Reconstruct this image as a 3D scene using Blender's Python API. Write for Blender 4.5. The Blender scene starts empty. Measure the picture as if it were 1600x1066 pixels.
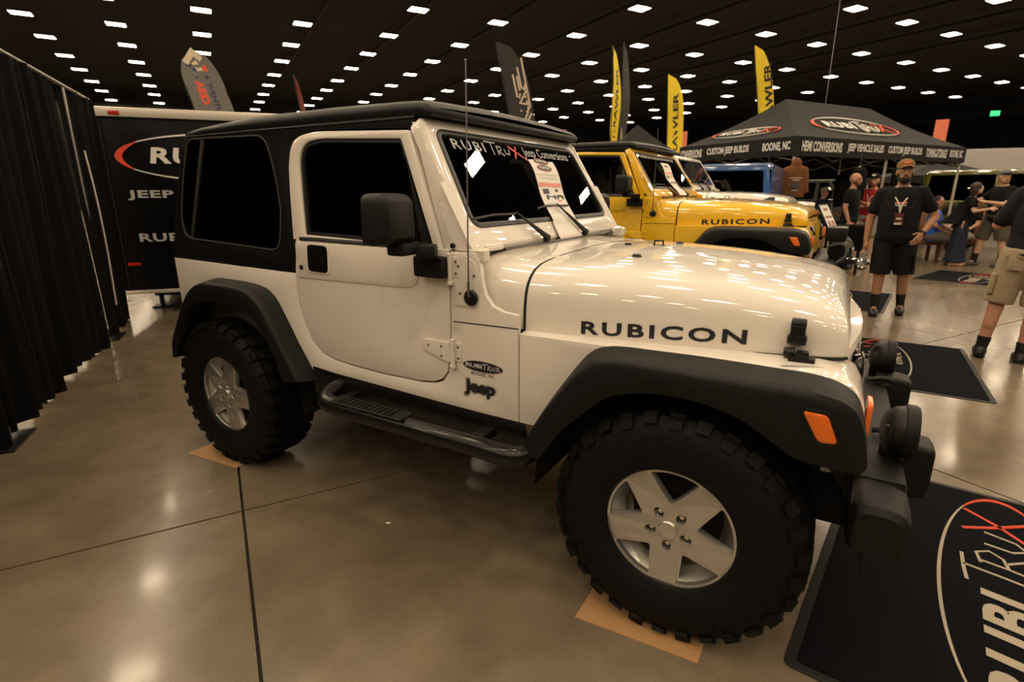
import bpy, bmesh, math, random
from mathutils import Vector, Matrix
from mathutils.geometry import tessellate_polygon
R = math.radians; PI = math.pi
random.seed(7)
S = bpy.context.scene
COL = S.collection

# ------------------------------------------------------------------ camera, world, exposure
CAM = Vector((2.716, -2.367, 1.440))
def make_camera():
    yaw, pit, rol, f = -0.538, 0.268, -0.001, 842.123
    fw = Vector((math.sin(yaw)*math.cos(pit), math.cos(yaw)*math.cos(pit), -math.sin(pit)))
    r = Vector((math.cos(yaw), -math.sin(yaw), 0)); u = r.cross(fw)
    r2 = r*math.cos(rol) + u*math.sin(rol); u2 = -r*math.sin(rol) + u*math.cos(rol)
    cd = bpy.data.cameras.new('camera'); co = bpy.data.objects.new('camera', cd); COL.objects.link(co)
    cd.sensor_fit = 'HORIZONTAL'; cd.sensor_width = 36; cd.lens = f/1600*36
    cd.clip_start = 0.05; cd.clip_end = 300
    cd.dof.use_dof = True; cd.dof.focus_distance = 2.5; cd.dof.aperture_fstop = 3.2
    m = Matrix((r2, u2, -fw)).transposed().to_4x4(); m.translation = CAM
    co.matrix_world = m; S.camera = co
make_camera()
w = bpy.data.worlds.new('hall_dark'); S.world = w; w.use_nodes = True
w.node_tree.nodes['Background'].inputs[0].default_value = (1.0, .8, .6, 1)
w.node_tree.nodes['Background'].inputs[1].default_value = 0.012
S.view_settings.view_transform = 'Standard'; S.view_settings.look = 'None'
S.view_settings.gamma = 1; S.view_settings.use_curve_mapping = False
S.view_settings.exposure = 0.0
S.cycles.use_denoising = True
S.cycles.max_bounces = 8; S.cycles.transparent_max_bounces = 16
S.cycles.sample_clamp_indirect = 6.0
LAMP = 60.0                                    # strength of every high bay fixture
LAMP_COL = (1.0, .79, .54)

# ------------------------------------------------------------------ materials
MATS = {}
def mat(name, col, rough=.5, metal=0., coat=0., spec=.5, noise=0., nscale=8., bump=0., bscale=60., emit=None, coat_rough=.03, sheen=0.):
    if name in MATS: return MATS[name]
    m = bpy.data.materials.new(name); m.use_nodes = True; nt = m.node_tree; b = nt.nodes['Principled BSDF']
    c = (*col, 1)
    b.inputs['Base Color'].default_value = c; b.inputs['Roughness'].default_value = rough
    b.inputs['Metallic'].default_value = metal; b.inputs['Coat Weight'].default_value = coat
    b.inputs['Coat Roughness'].default_value = coat_rough; b.inputs['Specular IOR Level'].default_value = spec
    b.inputs['Sheen Weight'].default_value = sheen
    tc = nt.nodes.new('ShaderNodeTexCoord')
    if noise:
        n = nt.nodes.new('ShaderNodeTexNoise'); n.inputs['Scale'].default_value = nscale; n.inputs['Detail'].default_value = 6
        mx = nt.nodes.new('ShaderNodeMix'); mx.data_type = 'RGBA'
        mx.inputs[6].default_value = tuple(x*(1-noise) for x in col)+(1,); mx.inputs[7].default_value = tuple(min(1, x*(1+noise)) for x in col)+(1,)
        nt.links.new(tc.outputs['Object'], n.inputs['Vector']); nt.links.new(n.outputs[0], mx.inputs[0]); nt.links.new(mx.outputs[2], b.inputs['Base Color'])
    if bump:
        n = nt.nodes.new('ShaderNodeTexNoise'); n.inputs['Scale'].default_value = bscale; n.inputs['Detail'].default_value = 4
        bp = nt.nodes.new('ShaderNodeBump'); bp.inputs['Strength'].default_value = bump; bp.inputs['Distance'].default_value = .01
        nt.links.new(tc.outputs['Object'], n.inputs['Vector']); nt.links.new(n.outputs[0], bp.inputs['Height']); nt.links.new(bp.outputs[0], b.inputs['Normal'])
    if emit:
        b.inputs['Emission Color'].default_value = (*emit[0], 1); b.inputs['Emission Strength'].default_value = emit[1]
    MATS[name] = m; return m
def glass(name, tint, refl=1.0):
    if name in MATS: return MATS[name]
    m = bpy.data.materials.new(name); m.use_nodes = True; nt = m.node_tree; nt.nodes.clear()
    o = nt.nodes.new('ShaderNodeOutputMaterial'); t = nt.nodes.new('ShaderNodeBsdfTransparent'); g = nt.nodes.new('ShaderNodeBsdfGlossy')
    mx = nt.nodes.new('ShaderNodeMixShader'); fr = nt.nodes.new('ShaderNodeFresnel'); fr.inputs[0].default_value = 1.5
    ge = nt.nodes.new('ShaderNodeNewGeometry'); mp = nt.nodes.new('ShaderNodeMath'); mp.operation = 'MULTIPLY'; mp.inputs[1].default_value = refl
    t.inputs[0].default_value = (*tint, 1); g.inputs['Roughness'].default_value = .0; g.inputs[0].default_value = (1, 1, 1, 1)
    nt.links.new(fr.outputs[0], mp.inputs[0]); nt.links.new(mp.outputs[0], mx.inputs[0])
    nt.links.new(t.outputs[0], mx.inputs[1]); nt.links.new(g.outputs[0], mx.inputs[2]); nt.links.new(mx.outputs[0], o.inputs[0])
    MATS[name] = m; return m
WHITE = mat('white_paint', (.82, .76, .69), .35, coat=1.0)
YELLOW = mat('yellow_paint', (.88, .52, .012), .35, coat=1.0)
BLUE = mat('blue_paint', (.02, .10, .33), .35, coat=1.0)
OLIVE = mat('olive_paint', (.14, .13, .015), .35, coat=1.0)
PAD = mat('hardtop_black', (.0035, .0033, .003), .42, spec=.28, bump=.1, bscale=400)
PLAST = mat('textured_black_plastic', (.0045, .0045, .0045), .50, spec=.28, bump=.2, bscale=350, noise=.15, nscale=5)
BLACK = mat('black_satin', (.005, .005, .005), .4, spec=.4)
GLOSSB = mat('gloss_black', (.005, .005, .005), .28, coat=.15, spec=.35)
DARK = mat('dark_void', (.004, .004, .004), .8)
RUBBER = mat('tyre_rubber', (.0038, .0037, .0035), .62, spec=.2, bump=.3, bscale=120, noise=.25, nscale=14)
SEAL = mat('window_seal', (.02, .02, .02), .35)
BRIGHTSEAL = mat('window_edge_line', (.07, .066, .06), .3)
ALU = mat('machined_alloy', (.66, .64, .60), .30, metal=.85, noise=.06, nscale=30)
ALUD = mat('painted_alloy', (.40, .385, .36), .32, metal=.75)
CHROME = mat('chrome', (.75, .73, .7), .12, metal=1)
STEEL = mat('dull_steel', (.25, .24, .23), .4, metal=.9)
ORANGE = mat('amber_lens', (.85, .17, .01), .2, coat=.8, bump=.3, bscale=120)
REDL = mat('red_lens', (.45, .02, .01), .2, coat=.6)
INK = mat('black_ink', (.012, .013, .018), .45)
PRINTW = mat('print_white', (.78, .76, .73), .5)
PRINTG = mat('print_grey', (.42, .42, .42), .5)
PRINTR = mat('print_red', (.72, .07, .035), .5)
SILVERP = mat('print_silver', (.6, .58, .56), .4)
TINT = glass('tinted_glass', (.62, .63, .61))
PRIV = glass('privacy_glass', (.012, .012, .012), .8)
CLEAR = glass('windscreen_glass', (.80, .83, .80))
BEIGE = mat('seat_cloth', (.30, .22, .14), .8, bump=.3)
GREYIN = mat('interior_grey', (.08, .08, .075), .7)
GREENT = mat('roll_bar_pad', (.12, .13, .10), .7)
PAPER = mat('white_paper', (.82, .78, .74), .6)
PINK = mat('pink_print', (.80, .30, .26), .6)
CARD = mat('cardboard', (.42, .235, .10), .8, noise=.10, nscale=9, bump=.1, bscale=200)

# ------------------------------------------------------------------ mesh helpers; geometry = (verts, faces)
OFF = [Vector((0, 0, 0))]
def mesh(name, geo, m=None, smooth=35):
    me = bpy.data.meshes.new(name); me.from_pydata([tuple(v) for v in geo[0]], [], geo[1])
    bm = bmesh.new(); bm.from_mesh(me); bmesh.ops.recalc_face_normals(bm, faces=bm.faces); bm.to_mesh(me); bm.free()
    if m: me.materials.append(m)
    if smooth:
        me.shade_smooth(); me.set_sharp_from_angle(angle=R(smooth))
    return me
def obj(name, geo, m, parent=None, smooth=35, label=None):
    if isinstance(geo, list):
        return [obj(name, g, m, parent, smooth, label) for g in geo][0]
    me = geo if isinstance(geo, bpy.types.Mesh) else mesh(name, geo, m, smooth)
    o = bpy.data.objects.new(name, me); COL.objects.link(o)
    if parent: o.parent = parent
    if label: o['label'] = label
    return o
def thing(name, label, cat, loc=(0, 0, 0), rz=0, group=None):
    o = bpy.data.objects.new(name, None); COL.objects.link(o); o.location = loc; o.rotation_euler = (0, 0, rz)
    o.empty_display_size = .1
    return tag(o, label, cat, group)
def tag(o, label, cat, group=None):
    o['label'] = label; o['category'] = cat
    if group: o['group'] = group
    return o
def struct(name, geo, m, parent=None, smooth=0):
    o = obj(name, geo, m, parent, smooth)
    if not parent: o['kind'] = 'structure'
    return o
def copy_tree(o, parent=None):
    c = o.copy(); COL.objects.link(c); c.parent = parent
    for ch in list(o.children): copy_tree(ch, c)
    return c
def join(*gs):
    V, F = [], []
    for v, f in gs:
        n = len(V); V += list(v); F += [tuple(i+n for i in x) for x in f]
    return V, F
def xf(g, M):
    return [M @ Vector(v) for v in g[0]], g[1]
def mv(g, x, y, z): return xf(g, Matrix.Translation((x, y, z)))
def mirror(g): return [Vector((v[0], -v[1], v[2])) for v in g[0]], [tuple(reversed(f)) for f in g[1]]
def sd(g, s): return g if s < 0 else mirror(g)
def box(c, d, bev=0., seg=2, rot=None):
    bm = bmesh.new(); bmesh.ops.create_cube(bm, size=1)
    for v in bm.verts: v.co = Vector((v.co.x*d[0], v.co.y*d[1], v.co.z*d[2]))
    if bev: bmesh.ops.bevel(bm, geom=bm.edges[:], offset=bev, segments=seg, profile=.6, affect='EDGES')
    bm.verts.index_update()
    g = ([v.co.copy() for v in bm.verts], [tuple(v.index for v in f.verts) for f in bm.faces]); bm.free()
    M = Matrix.Translation(c)
    if rot: M = M @ rot.to_matrix().to_4x4() if hasattr(rot, 'to_matrix') else M @ rot.to_4x4()
    return xf(g, M)
def ico(c, r, sub=2, sc=(1, 1, 1), rot=None):
    bm = bmesh.new(); bmesh.ops.create_icosphere(bm, subdivisions=sub, radius=r); bm.verts.index_update()
    g = ([Vector((v.co.x*sc[0], v.co.y*sc[1], v.co.z*sc[2])) for v in bm.verts], [tuple(v.index for v in f.verts) for f in bm.faces]); bm.free()
    M = Matrix.Translation(c)
    if rot: M = M @ rot
    return xf(g, M)
def grid(rows, cu=False, cv=False, caps=False):
    n, m = len(rows), len(rows[0]); V = [Vector(p) for r in rows for p in r]; F = []
    for i in range(n if cu else n-1):
        for j in range(m if cv else m-1):
            a, b = i*m+j, i*m+(j+1) % m; c, d = ((i+1) % n)*m+(j+1) % m, ((i+1) % n)*m+j
            F.append((a, b, c, d))
    if caps: F.append(tuple(range(m))); F.append(tuple(reversed(range((n-1)*m, n*m))))
    return V, F
def tube(pts, r, n=10, caps=True, ry=None):
    pts = [Vector(p) for p in pts]; k = len(pts); rs = r if isinstance(r, (list, tuple)) else [r]*k
    rows = []; T0 = (pts[1]-pts[0]).normalized()
    up = Vector((0, 0, 1)) if abs(T0.z) < .9 else Vector((1, 0, 0)); A = T0.cross(up).normalized()
    for i in range(k):
        T = (pts[min(i+1, k-1)]-pts[max(i-1, 0)]).normalized(); A = (A-T*A.dot(T)).normalized(); B = T.cross(A)
        q = 1 if ry is None else ry
        rows.append([pts[i]+A*rs[i]*math.cos(2*PI*j/n)+B*rs[i]*q*math.sin(2*PI*j/n) for j in range(n)])
    return grid(rows, cv=True, caps=caps)
def lathe(prof, c=(0, 0, 0), axis='y', n=48, closed=False):
    rows = []
    for i in range(n):
        t = 2*PI*i/n; row = []
        for (r, h) in prof:
            if axis == 'y': p = Vector((r*math.cos(t), h, r*math.sin(t)))
            elif axis == 'x': p = Vector((h, r*math.cos(t), r*math.sin(t)))
            else: p = Vector((r*math.cos(t), r*math.sin(t), h))
            row.append(p+Vector(c))
        rows.append(row)
    return grid(rows, cu=True, cv=closed)
def cyl(c, r, h, axis='y', n=24, bev=0.):
    b = bev
    return lathe([(0.0001, -h/2), (r-b, -h/2), (r, -h/2+b), (r, h/2-b), (r-b, h/2), (0.0001, h/2)] if b else [(0.0001, -h/2), (r, -h/2), (r, h/2), (0.0001, h/2)], c, axis, n)
def rnd(pts, seg=5):
    """closed 2D outline with (u, v, radius) corners -> list of points"""
    out = []; n = len(pts)
    for i in range(n):
        p = pts[i]; P = Vector(p[:2]); r = p[2] if len(p) > 2 else 0
        if r <= 0: out.append(P); continue
        A = Vector(pts[i-1][:2]); B = Vector(pts[(i+1) % n][:2]); a = (A-P); b = (B-P)
        r1 = min(r, a.length*.49); r2 = min(r, b.length*.49); p0 = P+a.normalized()*r1; p2 = P+b.normalized()*r2
        for k in range(seg+1):
            t = k/seg; out.append(p0*(1-t)**2+P*2*t*(1-t)+p2*t*t)
    return out
def catm(pts, k=6, closed=False):
    out = []; n = len(pts); V = [Vector(p) for p in pts]
    for i in range(n if closed else n-1):
        g = lambda j: V[j % n] if closed else V[max(0, min(n-1, j))]
        a, b, c, d = g(i-1), g(i), g(i+1), g(i+2)
        for s in range(k):
            t = s/k; out.append(.5*((2*b)+(c-a)*t+(2*a-5*b+4*c-d)*t*t+(3*b-a-3*c+d)*t**3))
    if not closed: out.append(V[-1])
    return out
def _area(l): return sum(l[i-1][0]*l[i][1]-l[i][0]*l[i-1][1] for i in range(len(l)))/2
def _inset(l, d):
    n = len(l); out = []
    for i in range(n):
        a, p, b = Vector(l[i-1]), Vector(l[i]), Vector(l[(i+1) % n])
        e1 = (p-a); e2 = (b-p)
        if e1.length < 1e-9 or e2.length < 1e-9: out.append(p.copy()); continue
        n1 = Vector((-e1.y, e1.x)).normalized(); n2 = Vector((-e2.y, e2.x)).normalized(); m = n1+n2
        if m.length < 1e-6: out.append(p+n1*d); continue
        m.normalize(); out.append(p+m*d/max(.5, m.dot(n1)))
    return out
def plate(loops, th, fn, bev=0., both=False):
    """flat outline(s) given in (u, v); fn(u, v, w) maps to 3D; front at w=th, back at w=0; the front edge may be bevelled"""
    L = []
    for k, l in enumerate(loops):
        l = [Vector(p[:2]) for p in l]
        if (_area(l) < 0) == (k == 0): l.reverse()
        L.append(l)
    rings = []
    lv = [(0., 0.)] if not (both and bev) else [(bev, 0.), (0., bev)]
    lv += [(0., th)] if not bev else [(0., th-bev), (bev*.3, th-bev*.3), (bev, th)]
    V = []; F = []; base = []
    for l in L:
        idx = []
        for ins, h in lv:
            q = _inset(l, ins) if ins else l
            idx.append(list(range(len(V), len(V)+len(q)))); V += [(p[0], p[1], h) for p in q]
        for a in range(len(idx)-1):
            n = len(l)
            for i in range(n): F.append((idx[a][i], idx[a][(i+1) % n], idx[a+1][(i+1) % n], idx[a+1][i]))
        base.append((idx[0], idx[-1]))
    for w in (0, 1):
        ls = [[Vector((V[i][0], V[i][1], 0)) for i in b[w]] for b in base]; flat = [i for b in base for i in b[w]]
        for t in tessellate_polygon(ls): F.append(tuple(flat[i] for i in (t if w else t[::-1])))
    return [Vector(fn(*v)) for v in V], F
def plane_fn(o, U, V, N=None):
    o, U, V = Vector(o), Vector(U).normalized(), Vector(V).normalized(); N = Vector(N) if N else U.cross(V)
    return lambda u, v, w: o+U*u+V*v+N*w
def side_fn(y):          # (x, z) outline on the plane y, thickness growing outwards (-y)
    return lambda u, v, w: Vector((u, y-w, v))
def stroke(pts, w, caps=True):
    """2D polyline -> outline polygon of a ribbon of width w (w may be a list)"""
    P = [Vector(p) for p in pts]; n = len(P); ws = w if isinstance(w, (list, tuple)) else [w]*n; a = []; b = []
    for i in range(n):
        t = (P[min(i+1, n-1)]-P[max(i-1, 0)]).normalized(); nn = Vector((-t.y, t.x))*ws[i]/2
        a.append(P[i]+nn); b.append(P[i]-nn)
    return a+b[::-1]
_txt = {}
def text(body, w, h, fn, th=.001, bold=0., shear=0., space=1.):
    """lettering centred on (0,0), fitted to w x h, mapped by fn"""
    key = (body, bold, shear, space)
    if key not in _txt:
        c = bpy.data.curves.new('t', 'FONT'); c.body = body; c.size = 1; c.offset = bold; c.shear = shear; c.fill_mode = 'FRONT'; c.resolution_u = 3; c.space_character = space
        o = bpy.data.objects.new('t', c); COL.objects.link(o)
        me = bpy.data.meshes.new_from_object(o.evaluated_get(bpy.context.evaluated_depsgraph_get()))
        _txt[key] = ([v.co.copy() for v in me.vertices], [tuple(p.vertices) for p in me.polygons])
        bpy.data.meshes.remove(me); bpy.data.objects.remove(o); bpy.data.curves.remove(c)
    V, F = _txt[key]
    x0, x1 = min(v.x for v in V), max(v.x for v in V); y0, y1 = min(v.y for v in V), max(v.y for v in V)
    return [fn((v.x-(x0+x1)/2)/(x1-x0)*w, (v.y-(y0+y1)/2)/(y1-y0)*h, th) for v in V], F
def remesh(name, geo, vox, m, parent, smooth_it=2, extra=None):
    me = bpy.data.meshes.new(name); me.from_pydata([tuple(v) for v in geo[0]], [], geo[1])
    o = bpy.data.objects.new('r', me); COL.objects.link(o)
    md = o.modifiers.new('r', 'REMESH'); md.mode = 'VOXEL'; md.voxel_size = vox
    if smooth_it:
        s = o.modifiers.new('s', 'SMOOTH'); s.iterations = smooth_it; s.factor = .6
    me2 = bpy.data.meshes.new_from_object(o.evaluated_get(bpy.context.evaluated_depsgraph_get()))
    bpy.data.objects.remove(o)
    g = ([v.co.copy() for v in me2.vertices], [tuple(p.vertices) for p in me2.polygons]); bpy.data.meshes.remove(me2)
    if extra: g = join(g, extra)
    return obj(name, g, m, parent, smooth=80)

# ------------------------------------------------------------------ the hall
E1 = Vector((-.8599, .5105, 0)); E2 = Vector((.5105, .8599, 0))     # the hall's own axes
def hall(a, b, z=0): return Vector((CAM.x, CAM.y, 0))+E1*a+E2*b+Vector((0, 0, z))
HALLROT = math.atan2(E1.y, E1.x)
def floor_mat():
    m = bpy.data.materials.new('polished_concrete'); m.use_nodes = True; nt = m.node_tree; b = nt.nodes['Principled BSDF']
    ge = nt.nodes.new('ShaderNodeNewGeometry'); L = nt.links.new
    def noise(s, d, dist=0.):
        n = nt.nodes.new('ShaderNodeTexNoise'); n.inputs['Scale'].default_value = s; n.inputs['Detail'].default_value = d; n.inputs['Distortion'].default_value = dist
        L(ge.outputs['Position'], n.inputs['Vector']); return n
    def ramp(src, a, b_, ca, cb):
        r = nt.nodes.new('ShaderNodeMapRange'); r.inputs[1].default_value = a; r.inputs[2].default_value = b_; r.inputs[3].default_value = ca; r.inputs[4].default_value = cb
        L(src, r.inputs[0]); return r
    big = noise(.9, 6, 1.2); med = noise(5, 8, .6); fine = noise(160, 3); vor = noise(38, 2)
    mx = nt.nodes.new('ShaderNodeMix'); mx.data_type = 'RGBA'; mx.inputs[6].default_value = (.138, .106, .070, 1); mx.inputs[7].default_value = (.208, .164, .112, 1)
    rb = ramp(big.outputs[0], .3, .7, 0, 1); L(rb.outputs[0], mx.inputs[0])
    m2 = nt.nodes.new('ShaderNodeMix'); m2.data_type = 'RGBA'; m2.blend_type = 'MULTIPLY'; m2.inputs[0].default_value = 1
    rm = ramp(med.outputs[0], .3, .7, .84, 1.1); L(mx.outputs[2], m2.inputs[6]); L(rm.outputs[0], m2.inputs[7])
    m3 = nt.nodes.new('ShaderNodeMix'); m3.data_type = 'RGBA'; m3.blend_type = 'MULTIPLY'; m3.inputs[0].default_value = 1
    rf = ramp(fine.outputs[0], .35, .65, .9, 1.08); L(m2.outputs[2], m3.inputs[6]); L(rf.outputs[0], m3.inputs[7])
    m4 = nt.nodes.new('ShaderNodeMix'); m4.data_type = 'RGBA'; m4.blend_type = 'MULTIPLY'; m4.inputs[0].default_value = 1
    rv = ramp(vor.outputs[0], .70, .80, 1, .90); L(m3.outputs[2], m4.inputs[6]); L(rv.outputs[0], m4.inputs[7])
    L(m4.outputs[2], b.inputs['Base Color'])
    rr = ramp(big.outputs[0], .3, .7, .23, .28); L(rr.outputs[0], b.inputs['Roughness'])
    b.inputs['Specular IOR Level'].default_value = .5; b.inputs['Coat Weight'].default_value = .22; b.inputs['Coat Roughness'].default_value = .10
    return m
FLOORM = floor_mat()
FILL = mat('joint_filler', (.045, .04, .03), .8)
J0 = Vector((.486, -1.099, 0))                     # where two joints meet in front of the rear wheel
def lf(a, b, z=0): return J0+E1*a+E2*b+Vector((0, 0, z))
fl = struct('floor', grid([[lf(-30, -30, -.03), lf(-30, 72, -.03)], [lf(68, -30, -.03), lf(68, 72, -.03)]]), FILL)
slabm = mesh('slab', box((3.3, 1.65, -.015), (6.588, 3.288, .03)), FLOORM, 0)
slabm.transform(Matrix.Rotation(HALLROT, 4, 'Z') @ Matrix.Scale(-1, 4, (0, 1, 0)))
slabm.flip_normals()
for i in range(-4, 10):
    for j in range(-7, 20):
        o = bpy.data.objects.new('slab', slabm); COL.objects.link(o); o.parent = fl; o.location = lf(i*6.6, j*3.3, 0)
CEILM = mat('black_ceiling', (.012, .010, .008), .9)
struct('ceiling', grid([[hall(-26, -26, 10.6), hall(-26, 70, 10.6)], [hall(66, -26, 10.6), hall(66, 70, 10.6)]]), CEILM)
WALLM = mat('black_wall', (.012, .011, .010), .9, noise=.2, nscale=.4)
def wall(name, p, q, h=10.6):
    p, q = Vector(p), Vector(q); d = (q-p).normalized(); n = Vector((-d.y, d.x, 0))*.2
    struct(name, ([p, q, q+n, p+n]+[v+Vector((0, 0, h)) for v in (p, q, q+n, p+n)], [(0, 1, 5, 4), (1, 2, 6, 5), (2, 3, 7, 6), (3, 0, 4, 7), (4, 5, 6, 7), (0, 3, 2, 1)]), WALLM)
wall('wall_left', hall(64, -24), hall(64, 68)); wall('wall_back', hall(66, 66), hall(-24, 66))
wall('wall_right', hall(-24, 68), hall(-24, -24)); wall('wall_front', hall(-26, -24), hall(66, -24))
# pleated black drape along the far wall
DRAPE = mat('black_drape', (.0032, .0031, .0032), .95, spec=.12, noise=.25, nscale=3)
for z0, z1 in ((0, 8.2),):
    rows = []
    n = 700
    for k in range(n+1):
        a = -22+k*84/n; d = .25*math.sin(k*1.5)+.1*math.sin(k*.37)
        rows.append([hall(a, 64.6+d, z0), hall(a, 64.6+d, z1)])
    o = obj('wall_drape', grid(rows), DRAPE); tag(o, 'tall pleated black drape hanging along the far wall of the hall', 'drape')
# roof joists, dark
JO = mat('dark_joist', (.02, .017, .013), .8)
for k in range(9):
    b = 4+k*5.45*.8*1.0
    t_ = tube([hall(-20, b*1.0+2.1, 10.2), hall(62, b+2.1, 10.2)], .11, 6)
    struct('trim_%d' % (k+1), t_, JO)
# high bay lights: every fixture a housing and a glowing diffuser
HOUSE = mat('fixture_housing', (.05, .045, .04), .5)
DIFF = mat('lamp_diffuser', (.8, .8, .8), .5, emit=(LAMP_COL, LAMP))
DIFF.cycles.emission_sampling = 'FRONT'
LZ = 9.44
proto = thing('ceiling_light', 'flat rectangular high bay light glowing under the black ceiling of the hall', 'ceiling light', (0, 0, 0), 0, 'high bay lights in rows under the hall ceiling')
hm = obj('light_housing', box((0, 0, .05), (.66, .86, .09), .02, 1), HOUSE, proto)
dm = obj('light_diffuser', ([Vector(p) for p in ((-.31, -.40, 0), (-.31, .40, 0), (.31, .40, 0), (.31, -.40, 0))], [(0, 1, 2, 3)]), DIFF, proto, 0)
tube_m = obj('hanger_rod', tube([(0, 0, .09), (0, 0, 1.12)], .012, 5), HOUSE, proto)
GA = [-11, -6.8, -2.6, 1.5, 5.5, 9.5, 13.1, 16.7, 21.3, 26.2, 30.9, 35.3, 39.7, 44.3, 48.6, 53.1, 57.5, 62.6]
GB = [-16, -11.2, -6.55, -2.95, .75, 5.1, 9.4, 13.45, 18.1, 22.4, 26.7, 31, 35.3, 40.2, 44.6, 49, 53.5, 58]
first = True
for a in GA:
    for b in GB:
        if (a > 30 and b > 47) or (a > 54 and b > 38): continue
        o = proto if first else copy_tree(proto); first = False
        o.location = hall(a, b, LZ); o.rotation_euler = (0, 0, HALLROT)

# ------------------------------------------------------------------ the show jeeps
def Yg(z): return .75 - .13*(z-1.1)                       # half width of the greenhouse at height z
def green_fn(s, off=0.):                                   # (x, z) outline laid on the leaning greenhouse side
    return lambda u, v, w: Vector((u, s*(Yg(v)+off+w), v))
WN = Vector((.8607, 0, .5091)); WO = Vector((1.321, 0, 1.671)); WS = Vector((.5091, 0, -.8607))   # windscreen plane: normal, top line, downslope
def ws_fn(off=0.): return lambda u, v, w: WO + Vector((0, u, 0)) + WS*v + WN*(off+w)
def Sf(y, s=-1):  return (lambda u, v, w: Vector((u, s*(y+w), v)))
REARF = [((-.40,.554),(-.36,.56),(-.375,.56)),((-.386,.645),(-.315,.64),(-.36,.66)),((-.315,.75),(-.262,.72),(-.30,.76)),((-.215,.88),(-.20,.80),(-.205,.90)),
 ((-.125,.962),(-.132,.874),(-.13,.978)),((-.028,1.0),(-.03,.905),(-.04,1.015)),((.09,1.007),(.067,.914),(.08,1.02)),((.31,1.002),(.272,.91),(.32,1.010)),
 ((.407,.965),(.365,.884),(.43,.968)),((.475,.895),(.43,.816),(.505,.865)),((.555,.77),(.495,.73),(.585,.735)),((.665,.60),(.556,.58),(.69,.585))]
FRONTF = [((1.837,.54),(1.925,.545),(1.82,.545)),((1.90,.665),(2.0,.66),(1.885,.68)),((1.99,.80),(2.07,.735),(1.975,.82)),((2.085,.910),(2.15,.81),(2.06,.93)),
 ((2.165,.945),(2.215,.84),(2.14,.962)),((2.30,.947),(2.31,.86),(2.3,.968)),((2.444,.944),(2.434,.86),(2.45,.970)),((2.60,.944),(2.545,.833),(2.6,.968)),
 ((2.73,.942),(2.63,.785),(2.73,.964)),((2.805,.918),(2.69,.752),(2.805,.935)),((2.838,.86),(2.76,.745),(2.836,.88)),((2.858,.775),(2.842,.745),(2.858,.79))]
def flare(ctrl, s):
    C, I, Q = (catm([c[k] for c in ctrl], 5) for k in range(3)); rows = []
    for c, i, r in zip(C, I, Q):
        m = lambda a, b, t: a*(1-t)+b*t
        P2 = [(r, .757), (m(r, c, .3), .79), (m(r, c, .7), .83), (m(c, i, -.0), .851), (m(c, i, .06), .857), (m(c, i, .16), .861), (m(c, i, .85), .862), (m(c, i, .97), .859), (i, .852), (m(c, i, 1.0), .83), (m(c, i, .96), .775), (m(c, i, .6), .762)]
        rows.append([Vector((p.x, s*y, p.y)) for p, y in P2])
    return grid(rows, cv=True, caps=True)
HOODX = [1.787, 1.90, 2.05, 2.25, 2.45, 2.60, 2.68, 2.725, 2.755, 2.775, 2.786]
HOODW = [.712, .702, .686, .662, .634, .613, .602, .596, .591, .586, .580]
HOODC = [1.212, 1.212, 1.210, 1.202, 1.186, 1.166, 1.150, 1.136, 1.118, 1.092, 1.055]
HOODZ = [.958, .957, .956, .958, .963, .969, .972, .974, .976, .978, .98]
SEC = [(1.0, 0.), (1.0, .10), (.999, .22), (.996, .34), (.990, .46), (.980, .57), (.962, .67), (.935, .755), (.90, .825), (.85, .88), (.78, .918), (.68, .945), (.55, .965), (.42, .978), (.33, .985), (.28, .992), (.22, 1.0), (.1, 1.004), (0, 1.005)]
def hood_row(x, wd, zc, zb, inset=0.):
    pts = [Vector((x, -wd*a, zb+(zc-zb)*b)) for a, b in SEC]
    return pts+[Vector((p.x, -p.y, p.z)) for p in pts[-2::-1]]
def hoodw(x):
    for i in range(len(HOODX)-1):
        if x <= HOODX[i+1]:
            f = (x-HOODX[i])/(HOODX[i+1]-HOODX[i]); return HOODW[i]*(1-f)+HOODW[i+1]*f
    return HOODW[-1]
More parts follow.
